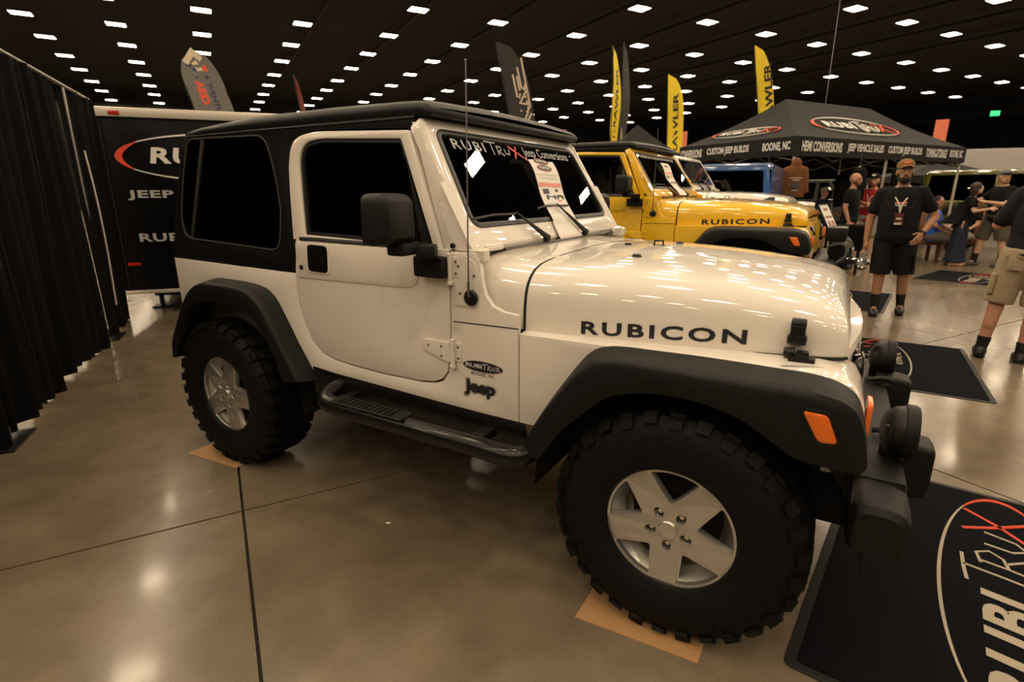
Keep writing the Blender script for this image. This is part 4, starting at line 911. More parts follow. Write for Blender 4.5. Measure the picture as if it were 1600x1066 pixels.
tent('canopy_tent', 'small black peaked tent showing above the yellow jeep roof', (-4.4, 15.2, 0), (.86, .5), (-.5, .86), 3.0, 3.0, 2.5, 3.75, .25, TENT, ridge=False)
YT = mat('yellow_canvas', (.75, .72, .04), .7)
tent('canopy_tent', 'bright yellow canopy tent beyond the blue jeep', (-5.2, 22.6, 0), (.9, .2), (-.2, .9), 3.0, 3.0, 2.0, 2.9, .15, YT, ridge=False)

# ------------------------------------------------------------------ feather flags
def feather(label, base, ang, h0, h1, wd, m, tip=0., lean=0., curve=1., deco=None, tear=False, group='feather flags above the booths'):
    r = thing('feather_flag', label, 'flag', base, ang, group)
    n = 26; L = []; Rr = []
    for i in range(n+1):
        f = i/n; z = h0+(h1-h0)*f; x0 = lean*f*f
        wv = wd*(1 if f < .72 else math.sqrt(max(0, 1-((f-.72)/.28)**2)))*(.80+.2*min(1, f*1.6))
        xl = x0 if not tear or f < .86 else x0+wd*.5*(1-math.sqrt(max(0, 1-((f-.86)/.14)**2)))
        if tear and f >= .80: wv = wd*(.5+.5*math.sqrt(max(0, 1-((f-.80)/.20)**2)))
        L.append((xl, z)); Rr.append((max(xl+.012, x0+wv), z))
    out = L+Rr[::-1]
    fl_ = obj('flag_cloth', plate([out], .006, lambda u, v, w: Vector((u, w+.05*math.sin(v*2+u*2), v))), m, r, 40)
    obj('flag_pole', tube([(-.01, 0, .05)]+[(lean*f*f-.01, .0, h0+(h1-h0)*f) for f in (0, .25, .5, .75, .84 if tear else 1)], .016, 8), BLACK, r)
    obj('ground_base', join(box((0, 0, .015), (.5, .5, .03), .005, 1), cyl((0, 0, .06), .03, .1, 'z', 12)), BLACK, r)
    return r, fl_
def ang_to_cam(p): d = Vector((CAM.x-p[0], CAM.y-p[1])); return math.atan2(d.x, -d.y)   # turns local -y to the camera
GF = mat('grey_flag_cloth', (.15, .14, .13), .8); KF = mat('charcoal_flag_cloth', (.032, .030, .028), .8); YF = mat('yellow_flag_cloth', (.80, .60, .03), .8)
OF = mat('salmon_banner', (.75, .20, .12), .8); RF = mat('dark_red_flag', (.18, .035, .03), .8); BLUEP = mat('print_navy', (.02, .03, .10), .6); FCREAM = mat('print_cream', (.62, .52, .40), .6)
def flag(label, base, h1, wd, m, tiltx=0., deg=0., h0=.6, rnd_top=False):
    r, fl_ = feather(label, base, ang_to_cam(base)+R(deg), h0, h1, wd, m, lean=0, tear=rnd_top)
    r.rotation_euler = (0, R(tiltx), r.rotation_euler.z); r.rotation_mode = 'XYZ'
    return r, fl_
def fp(x0=0., z0=0., tx=0): return lambda u, v, w: Vector((x0+u, .05*math.sin((z0+v)*2+(x0+u)*2)-.003-w, z0+v))
def fs(r, name, polys, m): return obj(name, [plate([q], .002, fp()) for q in polys], m, r)
def zig(r, name, lines, w_, m, sx=1., dx=0.):
    g = []
    for l in lines:
        for a, b in zip(l[:-1], l[1:]):
            a, b = Vector((a[0]*sx+dx, a[1])), Vector((b[0]*sx+dx, b[1])); d = (b-a).normalized()*w_*.35; g.append(plate([stroke([a-d, b+d], w_)], .002, fp()))
    return obj(name, join(*g), m, r)
r, c_ = flag('grey feather flag with red and blue emblem leaning above the black trailer', (-6.86, 4.12, 0), 3.86, .60, GF, -14, rnd_top=True)
fs(r, 'cream_emblem', [[(.10, 3.72), (.30, 3.90), (.42, 3.72), (.36, 3.66), (.29, 3.76), (.16, 3.64)], [(.22, 3.66), (.30, 3.70), (.36, 3.52), (.30, 3.46)]], FCREAM)
fs(r, 'blue_emblem', [stroke([(.14, 3.66), (.22, 3.60), (.24, 3.50), (.22, 3.42)], .05)], BLUEP)
fs(r, 'red_emblem', [stroke([(.37, 3.60), (.40, 3.50), (.39, 3.44)], .07)], PRINTR)
obj('red_lettering', text('RED', .40, .12, lambda u, v, w: fp(.22, 3.18)(v, -u, w), .003, bold=.05), PRINTR, r)
obj('navy_lettering', text('ADVENTURE', .80, .08, lambda u, v, w: fp(.37, 3.06)(v, -u, w), .003, bold=.03), BLUEP, r)
r, c_ = flag('charcoal feather flag with angular white outlined letters above the white jeep', (-4.38, 10.7, 0), 5.15, .62, KF, -11)
zig(r, 'letter_outline', [[(.60, 4.66), (.62, 3.55), (.50, 3.40)], [(.45, 4.48), (.47, 4.02), (.55, 3.96), (.58, 4.06)], [(.30, 4.34), (.32, 3.80), (.42, 3.66)],
   [(.40, 4.28), (.42, 3.92), (.34, 3.72)], [(.58, 3.92), (.36, 3.66), (.60, 3.60)], [(.54, 3.80), (.50, 3.70), (.58, 3.66)],
   [(.36, 3.58), (.60, 3.52)], [(.34, 3.60), (.38, 3.40), (.54, 3.42), (.42, 3.24), (.42, 3.06), (.56, 3.10), (.44, 2.90), (.44, 2.76)], [(.62, 3.36), (.50, 3.22), (.64, 3.06), (.52, 2.92), (.64, 2.80)]], .045, FCREAM, .92, -.02)
def ylett(r, z, h): obj('flag_lettering', text('ROKKRAWLER', h, .20, lambda u, v, w: fp(.30, z)(-v, u, w), .003, bold=.03), INK, r)
r, c_ = flag('yellow feather flag seen edge on, above the yellow jeep', (-5.35, 18.8, 0), 6.7, .62, YF, -2, 62); ylett(r, 4.2, 3.6)
r, c_ = flag('charcoal feather flag seen edge on behind the narrow yellow one', (-5.55, 19.8, 0), 7.15, .66, KF, 2, 60); fs(r, 'letter_outline', [stroke([(.3, 6.2), (.3, 3.4)], .10)], FCREAM)
r, c_ = flag('tall yellow feather flag with black letters left of the show tent', (-3.45, 20.3, 0), 5.85, .60, YF, -3, 0); ylett(r, 3.2, 3.9)
r, c_ = flag('yellow feather flag leaning behind the peak of the show tent', (.80, 15.9, 0), 5.55, .42, YF, -9, 0); ylett(r, 3.6, 2.8)
r, c_ = flag('thin dark red feather flag above the white jeep roof', (-9.35, 7.95, 0), 4.35, .12, RF, -6, 0)
def banner(label, x, y, z0, z1, w_):
    b = thing('pillar_banner', label, 'banner', (x, y, 0), ang_to_cam((x, y)))
    obj('banner_cloth', box((0, 0, (z0+z1)/2), (w_, .03, z1-z0), .005, 1), OF, b); obj('banner_pole', cyl((0, .04, z1/2), .03, z1, 'z', 10), BLACK, b); obj('ground_base', cyl((0, .04, .02), .25, .04, 'z', 20), BLACK, b)
banner('salmon banner column right of the show tent roof', 5.98, 29.3, 2.6, 4.55, .48)
banner('small salmon banner beside the tall yellow flag', -5.45, 30.2, 3.3, 4.75, .30); banner('small salmon banner between the white and yellow jeep roofs', -11.3, 26.7, 3.3, 4.85, .40)
ex = obj('exit_light', box((10.6, 47.5, 6.55), (.5, .1, .32), .02, 1), mat('green_sign', (.02, .3, .08), .5, emit=((.05, .9, .25), 1.2))); tag(ex, 'small green lit sign high on the far wall at the right', 'sign')
ex = obj('ceiling_cable', tube([(1.62, 22.6, 10.5), (1.62, 22.6, 3.2)], .012, 6), STEEL); tag(ex, 'thin cable hanging from the ceiling behind the show tent', 'cable')  # a cable hanging from the ceiling
pt = thing('box_trailer', 'pale grey box trailer at the far right behind the canopies', 'trailer', (6.4, 24.5, 0), .18)
GW = mat('grey_white_panel', (.40, .38, .36), .5)
obj('trailer_body', box((4, 1.3, 1.75), (8, 2.5, 2.5), .05, 2), GW, pt); obj('trailer_skirt', box((4, 1.3, .45), (7.8, 2.3, .15)), BLACK, pt)
for cx in (2, 3, 6): obj('tyre', lathe([(.2, -.12), (.40, -.12), (.42, -.08), (.42, .1), (.2, .12)], (cx, .2, .42), n=24, closed=True), RUBBER, pt)

# ------------------------------------------------------------------ rubber backed logo mats
MATC = mat('mat_pile', (.0045, .0048, .0075), .95, spec=.1, bump=.5, bscale=500); MATE = mat('mat_rubber_edge', (.012, .012, .012), .6)
MW = mat('mat_cream_pile', (.42, .37, .29), .95, bump=.4, bscale=400); MR = mat('mat_red_pile', (.62, .07, .03), .95, bump=.4, bscale=400)
def floor_mat_thing(label, loc, rz, w_=1.33, l_=1.66):
    r = thing('floor_mat', label, 'mat', loc, rz, None)
    obj('rubber_border', plate([rnd([(0, 0, .03), (w_, 0, .03), (w_, l_, .03), (0, l_, .03)], 3)], .005, lambda u, v, w: Vector((u, v, w)), bev=.003), MATE, r)
    obj('pile', plate([rnd([(.035, .035, .01), (w_-.035, .035, .01), (w_-.035, l_-.035, .01), (.035, l_-.035, .01)], 2)], .004, lambda u, v, w: Vector((u, v, .0045+w))), MATC, r)
    f = lambda u, v, w: Vector((w_/2-v, l_/2+u, .0085+w))
    logo(r, f, l_*.93, th=.0008, red=MR, white=MW, h=.44, ringw=.010, txt=.97)
    obj('town_lettering', text('BOONE, NC', .42, .055, lambda u, v, w: f(u+.12, v-.135, w), .0012, bold=.02, space=1.1), MW, r)
    return r
floor_mat_thing('dark blue floor mat with oval logo in front of the white jeep', (2.745, -.748, 0), R(-7), 1.20, 1.69)
floor_mat_thing('dark blue floor mat with oval logo in front of the yellow jeep', (2.50, 2.46, 0), R(-1.5), 1.34, 1.64)
floor_mat_thing('dark blue floor mat in front of the open white jeep', (2.00, 5.72, 0), R(-7), 1.33, 1.66)
floor_mat_thing('dark floor mat at the feet of the woman in the long skirt', (3.9, 9.2, 0), R(-20), 1.5, 1.66)

# cardboard sheets under the tyres, scrap of paper
def sheet(label, x0, y0, x1, y1, dx=0.):
    o = obj('cardboard_sheet', plate([[(x0, y0), (x1, y0+dx), (x1, y1), (x0, y1)]], .003, lambda u, v, w: Vector((u, v, w))), CARD); tag(o, label, 'cardboard', 'cardboard under the white jeep tyres')
sheet('tan cardboard sheet under the front tyre of the white jeep', 2.10, -.905, 2.515, -.50, .02); sheet('tan cardboard sheet under the rear tyre of the white jeep', -.325, -.905, .075, -.50, .035)
o = obj('paper_scrap', plate([[(0, 0), (.018, .004), (.02, .016), (.003, .014)]], .001, lambda u, v, w: Vector((1.13+u, -.83+v, w))), PAPER); tag(o, 'tiny scrap of paper on the concrete beside the white jeep', 'paper')

# ------------------------------------------------------------------ people
SKIN = mat('skin', (.42, .22, .125), .5); SKINR = mat('skin_ruddy', (.48, .235, .15), .5); SKINP = mat('skin_pale', (.58, .34, .22), .5)
BSHIRT = mat('black_shirt', (.0055, .0058, .007), .85, spec=.2, noise=.2, nscale=9); BSHORT = mat('black_shorts', (.0065, .0062, .006), .85, spec=.2)
KHAKI = mat('khaki_cloth', (.34, .265, .165), .85, noise=.12, nscale=12); REDS = mat('red_shirt', (.33, .012, .012), .8); NAVY = mat('navy_cloth', (.008, .013, .035), .85)
GREYS = mat('grey_shorts', (.11, .10, .09), .85); LGREY = mat('light_grey_shorts', (.30, .28, .25), .85); BLUES = mat('bright_blue_shirt', (.03, .12, .55), .8); OLIVES = mat('olive_grey_shorts', (.085, .075, .055), .85)
HAIRB = mat('dark_hair', (.010, .007, .005), .6, bump=.6, bscale=150); HAIRR = mat('auburn_hair', (.03, .012, .006), .5, bump=.6, bscale=120); BEARD = mat('beard', (.014, .009, .006), .8, bump=.7, bscale=200)
HAIRG = mat('grey_stubble', (.22, .19, .16), .8); BROWNC = mat('brown_cap', (.20, .095, .03), .8); TANM = mat('tan_mesh', (.36, .28, .18), .8); SHOEB = mat('black_shoe', (.006, .006, .006), .5); SHOEW = mat('white_shoe', (.6, .56, .5), .5)
WHC = mat('off_white_cloth', (.60, .55, .48), .8); EYEW = mat('eye_white', (.6, .57, .52), .3); LIP = mat('lips', (.30, .10, .07), .5); GREYC = mat('grey_cap_cloth', (.16, .15, .14), .8)
def capsule(a, b, r0, r1, n=12):
    a, b = Vector(a), Vector(b); d = b-a; L = d.length; u = d.normalized(); pts = []; rs = []
    for k in range(4): t = PI/2*(1-k/4); pts.append(a-u*r0*math.sin(t)); rs.append(max(.002, r0*math.cos(t)))
    pts += [a, a.lerp(b, .33), a.lerp(b, .66), b]; rs += [r0, r0+(r1-r0)*.25, r0+(r1-r0)*.6, r1]
    for k in range(1, 5): t = PI/2*k/4; pts.append(b+u*r1*math.sin(t)); rs.append(max(.002, r1*math.cos(t)))
    return tube(pts, rs, n)
def ell(c, r, sub=3): return ico(c, 1., sub, r)
def fold(o, amp=.004, seed=0):
    from mathutils import noise
    for v in o.data.vertices:
        q = v.co; n = noise.noise(Vector((q.x*9+seed, q.y*9, q.z*5)))+.5*noise.noise(Vector((q.x*22, q.y*22+seed, q.z*12)))
        v.co = q+v.normal*n*amp
def hand(w, fdir, side, s=1., curl=.5, palm=Vector((0, 0, 0))):
    """five fingered hand: w wrist, fdir finger direction, side direction towards the thumb"""
    w = Vector(w); f = Vector(fdir).normalized(); sd_ = Vector(side); sd_ = (sd_-f*sd_.dot(f)).normalized(); n = f.cross(sd_).normalized(); g = []
    pm = w+f*.05*s
    R3 = Matrix((sd_, f, n)).transposed()
    g.append(xf(box((0, 0, 0), (.080*s, .095*s, .028*s), .012*s, 2), Matrix.Translation(pm) @ R3.to_4x4()))
    for k, L in enumerate((.070, .078, .072, .056)):
        b = w+f*.088*s+sd_*(.029-.0195*k)*s; j1 = b+(f+n*curl*.35).normalized()*L*.45*s; j2 = j1+(f+n*curl*1.1).normalized()*L*.33*s; j3 = j2+(f+n*curl*2.0).normalized()*L*.25*s
        g.append(tube([b-f*.01, b, j1, j2, j3], [.0085*s, .0092*s, .0085*s, .0078*s, .005*s], 7))
    tb = w+f*.022*s+sd_*.034*s; t1 = tb+(f*.6+sd_*.8+n*.15).normalized()*.036*s; t2 = t1+(f*.9+sd_*.35+n*.3).normalized()*.030*s
    g.append(tube([tb-sd_*.01, tb, t1, t2, t2+(f+n*.3).normalized()*.012], [.012*s, .0115*s, .0105*s, .009*s, .004], 7))
    return join(*g)
def person(label, loc, rz, H=1.78, J={}, skin=None, shirt=BSHIRT, shorts=BSHORT, fat=1., head=0., headpitch=0., sleeve=.55, short_len=.9, shoe=SHOEB, sock=SHOEB, sockh=.15, female=False, long_skirt=False, sit=False, beard=None, hair=None, vox=.013, extras=None, handed=True, longpants=False, hipw=.095):
    skin = skin or SKIN; r = thing('person', label, 'person', loc, rz); k = H/1.80
    D = dict(pel=(0, 0, .95), ch=(0, .0, 1.30), nk=(0, .01, 1.50), hd=(0, -.018, 1.642),
             sr=(-.190, .01, 1.412), sl=(.190, .01, 1.412), er=(-.245, .02, 1.13), el=(.245, .02, 1.13), wr=(-.265, -.05, .88), wl=(.265, -.05, .88),
             hr=(-hipw, 0, .93), hl=(hipw, 0, .93), kr=(-.115, -.02, .50), kl=(.115, -.02, .50), ar=(-.125, .02, .085), al=(.125, .02, .085))
    D.update(J); D = {a: Vector(b)*k for a, b in D.items()}
    yaw = Matrix.Rotation(head, 4, 'Z') @ Matrix.Rotation(headpitch, 4, 'X')
    HM = Matrix.Translation(D['hd']) @ yaw @ Matrix.Scale(k*1.02, 4)
    tw_ = .16 if female else .178
    ax = (D['nk']-D['pel'])
    def torso(inf, top=True, low=0., zmax=1.):
        rows = []
        prof = [(-.20+low, .155, .110), (-.08, .168*fat, .122*fat), (.05, .162*fat, .122*fat), (.22, .160*(.9 if female else 1)*fat, .118*fat), (.42, .168*(1+(fat-1)*.8), .120*(1+(fat-1)*.9)), (.64, .180*(1+(fat-1)*.4), .122), (.80, .178, .110), (.90, .140, .088), (.96, .085, .07), (1.0, .06, .058)]
        for f, a, b in prof:
            if f > zmax: break
            c = D['pel']+ax*f; bulge = Vector((0, -.03*(fat-1)*4*math.exp(-((f-.25)/.25)**2), 0))
            a = a*(.90 if female else 1)
            rows.append([c+bulge+Vector(((a+inf)*k*math.copysign(abs(math.cos(t))**.85, math.cos(t)), (b+inf)*k*math.copysign(abs(math.sin(t))**.85, math.sin(t)), 0)) for t in [2*PI*j/20 for j in range(20)]])
        return grid(rows, cv=True, caps=True)
    # body: one continuous surface
    g = [torso(-.006), capsule(D['nk']-Vector((0, 0, .05*k)), D['hd']-Vector((0, 0, .03*k)), .056*k*(.85 if female else 1+.3*(fat-1)), .054*k*(.85 if female else 1))]
    g += [xf(ell((0, .012, .022), (.076, .094, .098)), HM), xf(ell((0, -.022, -.052), (.058, .062, .060)), HM), xf(ell((0, -.060, -.092), (.026, .022, .022), 2), HM),
          xf(capsule((0, -.082, .015), (0, -.100, -.022), .010, .014, 8), HM), xf(ell((-.078, .012, -.01), (.010, .022, .032), 2), HM), xf(ell((.078, .012, -.01), (.010, .022, .032), 2), HM),
          xf(ell((0, -.068, .035), (.055, .024, .018), 2), HM)]
    am = .88 if female else 1+.35*(fat-1)
    for s_ in 'rl':
        g += [capsule(D['s'+s_], D['e'+s_], .052*k*am, .042*k*am), capsule(D['e'+s_], D['w'+s_], .043*k*am, .027*k*am), capsule(D['h'+s_], D['k'+s_], .090*k*am, .060*k*am), capsule(D['k'+s_], D['a'+s_], .058*k*am, .037*k*am), capsule(D['k'+s_].lerp(D['a'+s_], .12)+Vector((0, .012*k, 0)), D['k'+s_].lerp(D['a'+s_], .5)+Vector((0, .012*k, 0)), .052*k*am, .05*k*am),
              capsule(D['a'+s_], D['a'+s_]+Vector((0, -.10, -.045))*k, .035*k, .032*k)]
    hands = []
    if handed:
        for s_, sx in (('r', 1), ('l', -1)):
            f = (D['w'+s_]-D['e'+s_]); hands.append(hand(D['w'+s_], f, J.get('thumb_'+s_, (sx*-.0+sx*.3, -1, 0.1)), k*(.9 if female else 1), .55))
    hands = join(*hands) if hands else ([], [])
    remesh('body', join(*g), vox, skin, r, 2, hands)
    # face
    def F_(nm, geo, m): return obj(nm, [xf(q, HM) for q in geo] if isinstance(geo, list) else xf(geo, HM), m, r, 60)
    F_('eye', [ell((-.030, -.0835, .008), (.011, .008, .007), 2), ell((.030, -.0835, .008), (.011, .008, .007), 2)], EYEW)
    F_('iris', [ell((-.030, -.090, .008), (.005, .003, .006), 1), ell((.030, -.090, .008), (.005, .003, .006), 1)], HAIRB)
    F_('eyebrow', [tube([(x0, -.089, .030), (x0*1.0+.5*(x1-x0), -.092, .036), (x1, -.086, .030)], .0045, 6) for x0, x1 in ((-.048, -.014), (.014, .048))], hair or HAIRB)
    F_('mouth', ell((0, -.087, -.058), (.024, .008, .006), 2), LIP)
    if beard:
        b_ = [ell((0, -.040, -.082), (.056, .052, .046)), ell((0, -.079, -.040), (.030, .014, .009), 2)]+[ell((s*.060, -.012, -.045), (.014, .036, .045), 2) for s in (-1, 1)]
        remesh('beard', xf(join(*b_), HM), .008*k, beard, r, 1)
    # clothes
    sl = [torso(.014, zmax=.97)]
    for s_ in 'rl':
        a, b = D['s'+s_], D['e'+s_]; sl += [capsule(a+Vector((0, 0, -.004*k)), a.lerp(b, sleeve), .066*k*am, .069*k*am), capsule(D['nk']-Vector((0, 0, .062*k)), a+Vector((0, 0, .002*k)), .060*k, .066*k*am)]
    if not long_skirt:
        lg = [torso(.020, zmax=.16, low=.06)]
        for s_ in 'rl':
            h_, kn, an = D['h'+s_], D['k'+s_], D['a'+s_]
            if longpants: lg += [capsule(h_, kn, .102*k*am, .078*k*am), capsule(kn, kn.lerp(an, .92), .078*k*am, .07*k*am)]
            else: lg.append(tube([h_+Vector((0, 0, .06*k)), h_, h_.lerp(kn, .5), h_.lerp(kn, short_len)], [.09*k*am, .112*k*am, .108*k*am, .100*k*am], 16))
        o = remesh('trousers' if longpants else 'shorts', join(*lg), vox*1.1, shorts, r, 2); fold(o, .007, 3)
    else:
        rows = []
        for z, a, b in ((1.02, .15, .11), (.9, .18, .13), (.6, .19, .14), (.3, .21, .16), (.10, .235, .19)):
            rows.append([Vector((a*math.cos(t)*k*(1+.05*math.sin(t*7)), b*math.sin(t)*k*(1+.05*math.sin(t*7)), z*k))+Vector((0, D['pel'].y*.6, 0)) for t in [2*PI*j/40 for j in range(40)]])
        obj('skirt', grid(rows, cv=True, caps=True), shorts, r, 60)
    o = remesh('shirt', join(*sl), vox*1.1, shirt, r, 2); fold(o, .007, 1)
    for s_ in 'rl':
        a = D['a'+s_]; kd = D['k'+s_]; y0 = Vector((0, 0, 0))
        sk = tube([a.lerp(kd, sockh/.42), a, a-Vector((0, 0, .03*k))], [.049*k*am, .043*k, .042*k], 14); obj('sock', sk, sock, r)
        tz = -a.z
        sh = join(ell(a+Vector((0, -.06*k, tz+.040*k)), (.054*k, .150*k, .048*k)), ell(a+Vector((0, .015*k, tz+.055*k)), (.040*k, .060*k, .050*k)), box(a+Vector((0, -.055*k, tz+.012)), (.088*k, .26*k, .024), .01, 2))
        remesh('shoe', sh, .012, shoe, r, 1)
    if hair and not female:
        remesh('hair', xf(join(ell((0, .026, .036), (.082, .090, .092)), ell((0, .055, -.02), (.070, .055, .05))), HM), .012*k, hair, r, 1)
    if extras: extras(r, D, HM, k)
    return r
def cap(r, HM, crown, brimm, logo_=None, back=None, turn=0.):
    M = HM @ Matrix.Rotation(turn, 4, 'Z')
    rows = []
    for a in [PI/2*j/8 for j in range(9)]:
        rows.append([M @ Vector((.088*math.cos(a)*math.cos(t), .012+.104*math.cos(a)*math.sin(t), (.058)+.085*math.sin(a))) for t in [2*PI*j/28 for j in range(28)]])
    c = obj('cap', grid(rows, cv=True, caps=True), crown, r, 60)
    br = []
    for i in range(5):
        f = i/4; br.append([M @ Vector(((.080-.01*f)*math.sin(t), -.075*math.cos(t)-.004-.070*f*math.cos(t)**.6 if math.cos(t) > 0 else -.004, (.066)-.018*f*1.0+.012*(1-math.sin(t)**2)*1.0-.010*math.sin(t)**2)) for t in [-1.45+2.9*j/16 for j in range(17)]])
    g1 = grid(br); g2 = ([v-Vector((0, 0, .004)) for v in g1[0]], g1[1]); obj('cap_brim', join(g1, g2), brimm, c)
    if back: obj('cap_mesh', grid([[M @ Vector((.0895*math.cos(a)*math.cos(t), .012+.1055*math.cos(a)*math.sin(t), (.058)+.0865*math.sin(a))) for t in [.15*0+PI*.02+PI*.96*j/16 for j in range(17)]] for a in [.02+1.35*j/7 for j in range(8)]]), back, c, 60)
    if logo_: obj('cap_patch', grid([[M @ Vector((x, .012-math.sqrt(max(0, 1-(x/.088)**2))*.104*math.cos(a)-.003, .058+.085*math.sin(a))) for x in (-.03, -.015, 0, .015, .03)] for a in (.35, .55, .75)]), logo_, c)
    return c
def lanyard(r, D, k, badge=True, front=-.155):
    nk = D['nk']; z0 = 1.18*k
    pts = lambda s: [nk+Vector((s*.05, .05, .0))*k, nk+Vector((s*.085, -.03, -.035))*k, nk+Vector((s*.065, -.105, -.12))*k, Vector((s*.02*k, front*k, 1.30*k)), Vector((0, (front-.012)*k, z0+.02*k))]
    ly = obj('lanyard', join(*[tube(catm(pts(s), 4), .007, 6) for s in (-1, 1)]), WHC, r)
    if badge:
        b = obj('badge', box((0, (front-.022)*k, z0-.05*k), (.085*k, .006, .13*k), .002, 1), mat('badge_maroon', (.10, .02, .015), .4), ly)
        obj('badge_print', join(box((0, (front-.027)*k, z0-.045*k), (.05*k, .002, .02*k)), box((-.005*k, (front-.027)*k, z0-.10*k), (.07*k, .002, .022*k))), WHC, b)
# man in the brown cap, walking towards the camera, left hand in his pocket
def ex1(r, D, HM, k):
    cap(r, HM, BROWNC, BROWNC, mat('patch_red', (.5, .10, .04), .7), TANM); lanyard(r, D, k, front=-.172)
    pr = mat('faded_print', (.07, .012, .010), .8)
    obj('shirt_print', join(*[tube([(x0*k, y0*k, z0*k), (x1*k, y1*k, z1*k)], .003, 5) for x0, y0, z0, x1, y1, z1 in ((-.13, -.128, 1.33, -.10, -.150, 1.25), (-.10, -.150, 1.25, .10, -.150, 1.25), (.10, -.150, 1.25, .13, -.128, 1.33))]), pr, r)
    obj('chest_print', join(box((.0, -.163*k, 1.305*k), (.115*k, .008, .018*k), .002, 1)), mat('patch_pink', (.7, .25, .2), .6), r)
    obj('chest_emblem', join(box((.0, -.165*k, 1.28*k), (.10*k, .006, .014*k), .002, 1), box((.0, -.167*k, 1.25*k), (.03*k, .006, .05*k), .002, 1)), WHC, r)
    obj('wristband', tube([D['wl'].lerp(D['el'], .12), D['wl'].lerp(D['el'], .02)], .036*k, 12), BLACK, r)
    obj('pocket_flap', join(box((-.215*k, .0, .64*k), (.012, .16, .17), .005, 1), box((.20*k, .0, .64*k), (.012, .16, .17), .005, 1)), BSHORT, r)
person('bearded man in brown cap, black shirt and lanyard walking with a hand in his pocket', (3.34, 5.52, 0), R(-4), 1.83,
       dict(el=(.335, .05, 1.14), wl=(.225, -.12, .955), er=(-.275, .03, 1.13), wr=(-.29, -.02, .87), kr=(-.115, -.045, .50), ar=(-.125, -.06, .085), kl=(.115, .03, .50), al=(.13, .16, .085), thumb_l=(-.3, -.3, .8)),
       skin=mat('skin_tan', (.36, .18, .10), .5), fat=1.17, beard=BEARD, hair=HAIRB, sleeve=.62, short_len=1.02, head=R(8), vox=.0115, extras=ex1, sockh=.17).rotation_euler.y = R(-2.2)
# man seen from behind in khaki cargo shorts
SHTEX = mat('navy_polo', (.009, .010, .015), .8, spec=.25, bump=.5, bscale=90)
def ex2(r, D, HM, k):
    c = cap(r, HM, BSHIRT, BSHIRT); obj('cap_strap', tube([HM @ Vector((.089*math.cos(t), .014+.106*math.sin(t), .066+.012*math.sin(t))) for t in [.1+PI*.9*j/12 for j in range(13)]], .006, 6), WHC, c)
    for s in (-1, 1): obj('cargo_pocket', box((s*.205*k, .01, .66*k), (.035, .15, .18), .014, 3), KHAKI, r)
    obj('belt', tube([D['pel']+Vector((.192*math.cos(t)*k, .150*math.sin(t)*k, -.015)) for t in [2*PI*j/24 for j in range(25)]], .014, 6), BLACK, r)
    obj('back_pocket', ([plate([rnd([(s*.10-.055, .80), (s*.10+.055, .80), (s*.10+.055, .92), (s*.10-.055, .92)], 1)], .006, lambda u, v, w: Vector((u*k, (.128+w)*k, v*k)), bev=.002) for s in (-1, 1)]), KHAKI, r)
person('man seen from behind in dark polo, black cap and khaki cargo shorts', (4.09, 3.84, 0), R(172), 1.80,
       dict(er=(-.28, -.06, 1.15), wr=(-.16, -.24, 1.18), el=(.28, -.06, 1.15), wl=(.16, -.24, 1.18), kr=(-.125, -.02, .50), kl=(.125, -.02, .50), ar=(-.135, .02, .085), al=(.135, .02, .085)),
       skin=SKINR, shirt=SHTEX, shorts=KHAKI, fat=1.12, hair=HAIRG, head=R(35), sleeve=.8, short_len=1.0, vox=.0115, extras=ex2, sockh=.10).rotation_euler.y = R(-4)
fa = dict(er=(-.26, -.04, 1.13), wr=(-.02, -.22, 1.15), el=(.26, -.04, 1.13), wl=(.02, -.24, 1.20))
person('bald bearded man in black shirt standing in profile beside the yellow jeep', (2.84, 10.15, 0), R(80), 1.84, dict(er=(-.24, .05, 1.14), wr=(-.26, -.05, .88)), skin=SKINR, beard=mat('brown_beard', (.10, .045, .02), .8), fat=1.08, vox=.016)
def ex4(r, D, HM, k): cap(r, HM, BSHIRT, BSHIRT, WHC); lanyard(r, D, k, False)
person('man in red shirt and dark cap with folded arms', (3.20, 11.3, 0), R(-20), 1.84, fa, skin=SKINP, shirt=REDS, shorts=LGREY, beard=mat('red_beard', (.20, .07, .03), .8), fat=1.08, shoe=SHOEW, sock=SHOEW, sockh=.06, vox=.016, extras=ex4)
def ex5(r, D, HM, k):
    remesh('hair', xf(join(ell((0, .016, .040), (.094, .104, .100)), ell((0, .075, -.08), (.075, .05, .13)), ell((0, .085, -.18), (.06, .04, .10)), ell((.075, .02, -.04), (.02, .05, .08)), ell((-.075, .02, -.04), (.02, .05, .08))), HM), .013, HAIRR, r, 1)
    rows = []
    for z, a, b, y in ((1.36, .16, .11, .03), (1.2, .17, .13, .05), (1.02, .21, .20, .10), (.90, .25, .27, .16)):
        rows.append([Vector((a*math.cos(t)*k*(1+.06*math.sin(t*6)), (y+b*math.sin(t)*(1+.05*math.sin(t*6)))*k, z*k)) for t in [2*PI*j/36 for j in range(36)]])
    obj('loose_blouse', grid(rows, cv=True, caps=True), BSHIRT, r, 60)
    obj('wristband', tube([D['wl'].lerp(D['el'], .12), D['wl'].lerp(D['el'], .04)], .031*k, 10), BLACK, r)
person('woman with dark hair in loose black top and long dark skirt reaching forward', (4.82, 11.75, 0), R(75), 1.67,
       dict(pel=(0, .02, .95), nk=(0, -.07, 1.48), hd=(0, -.12, 1.63), sr=(-.16, -.05, 1.42), sl=(.16, -.05, 1.42), er=(-.20, -.16, 1.17), wr=(-.10, -.40, 1.22), el=(.20, -.16, 1.16), wl=(.12, -.40, 1.24)),
       skin=SKINP, shorts=NAVY, female=True, long_skirt=True, headpitch=R(-14), extras=ex5, vox=.016, shoe=mat('tan_shoe', (.35, .2, .12), .6), sock=SKINP)
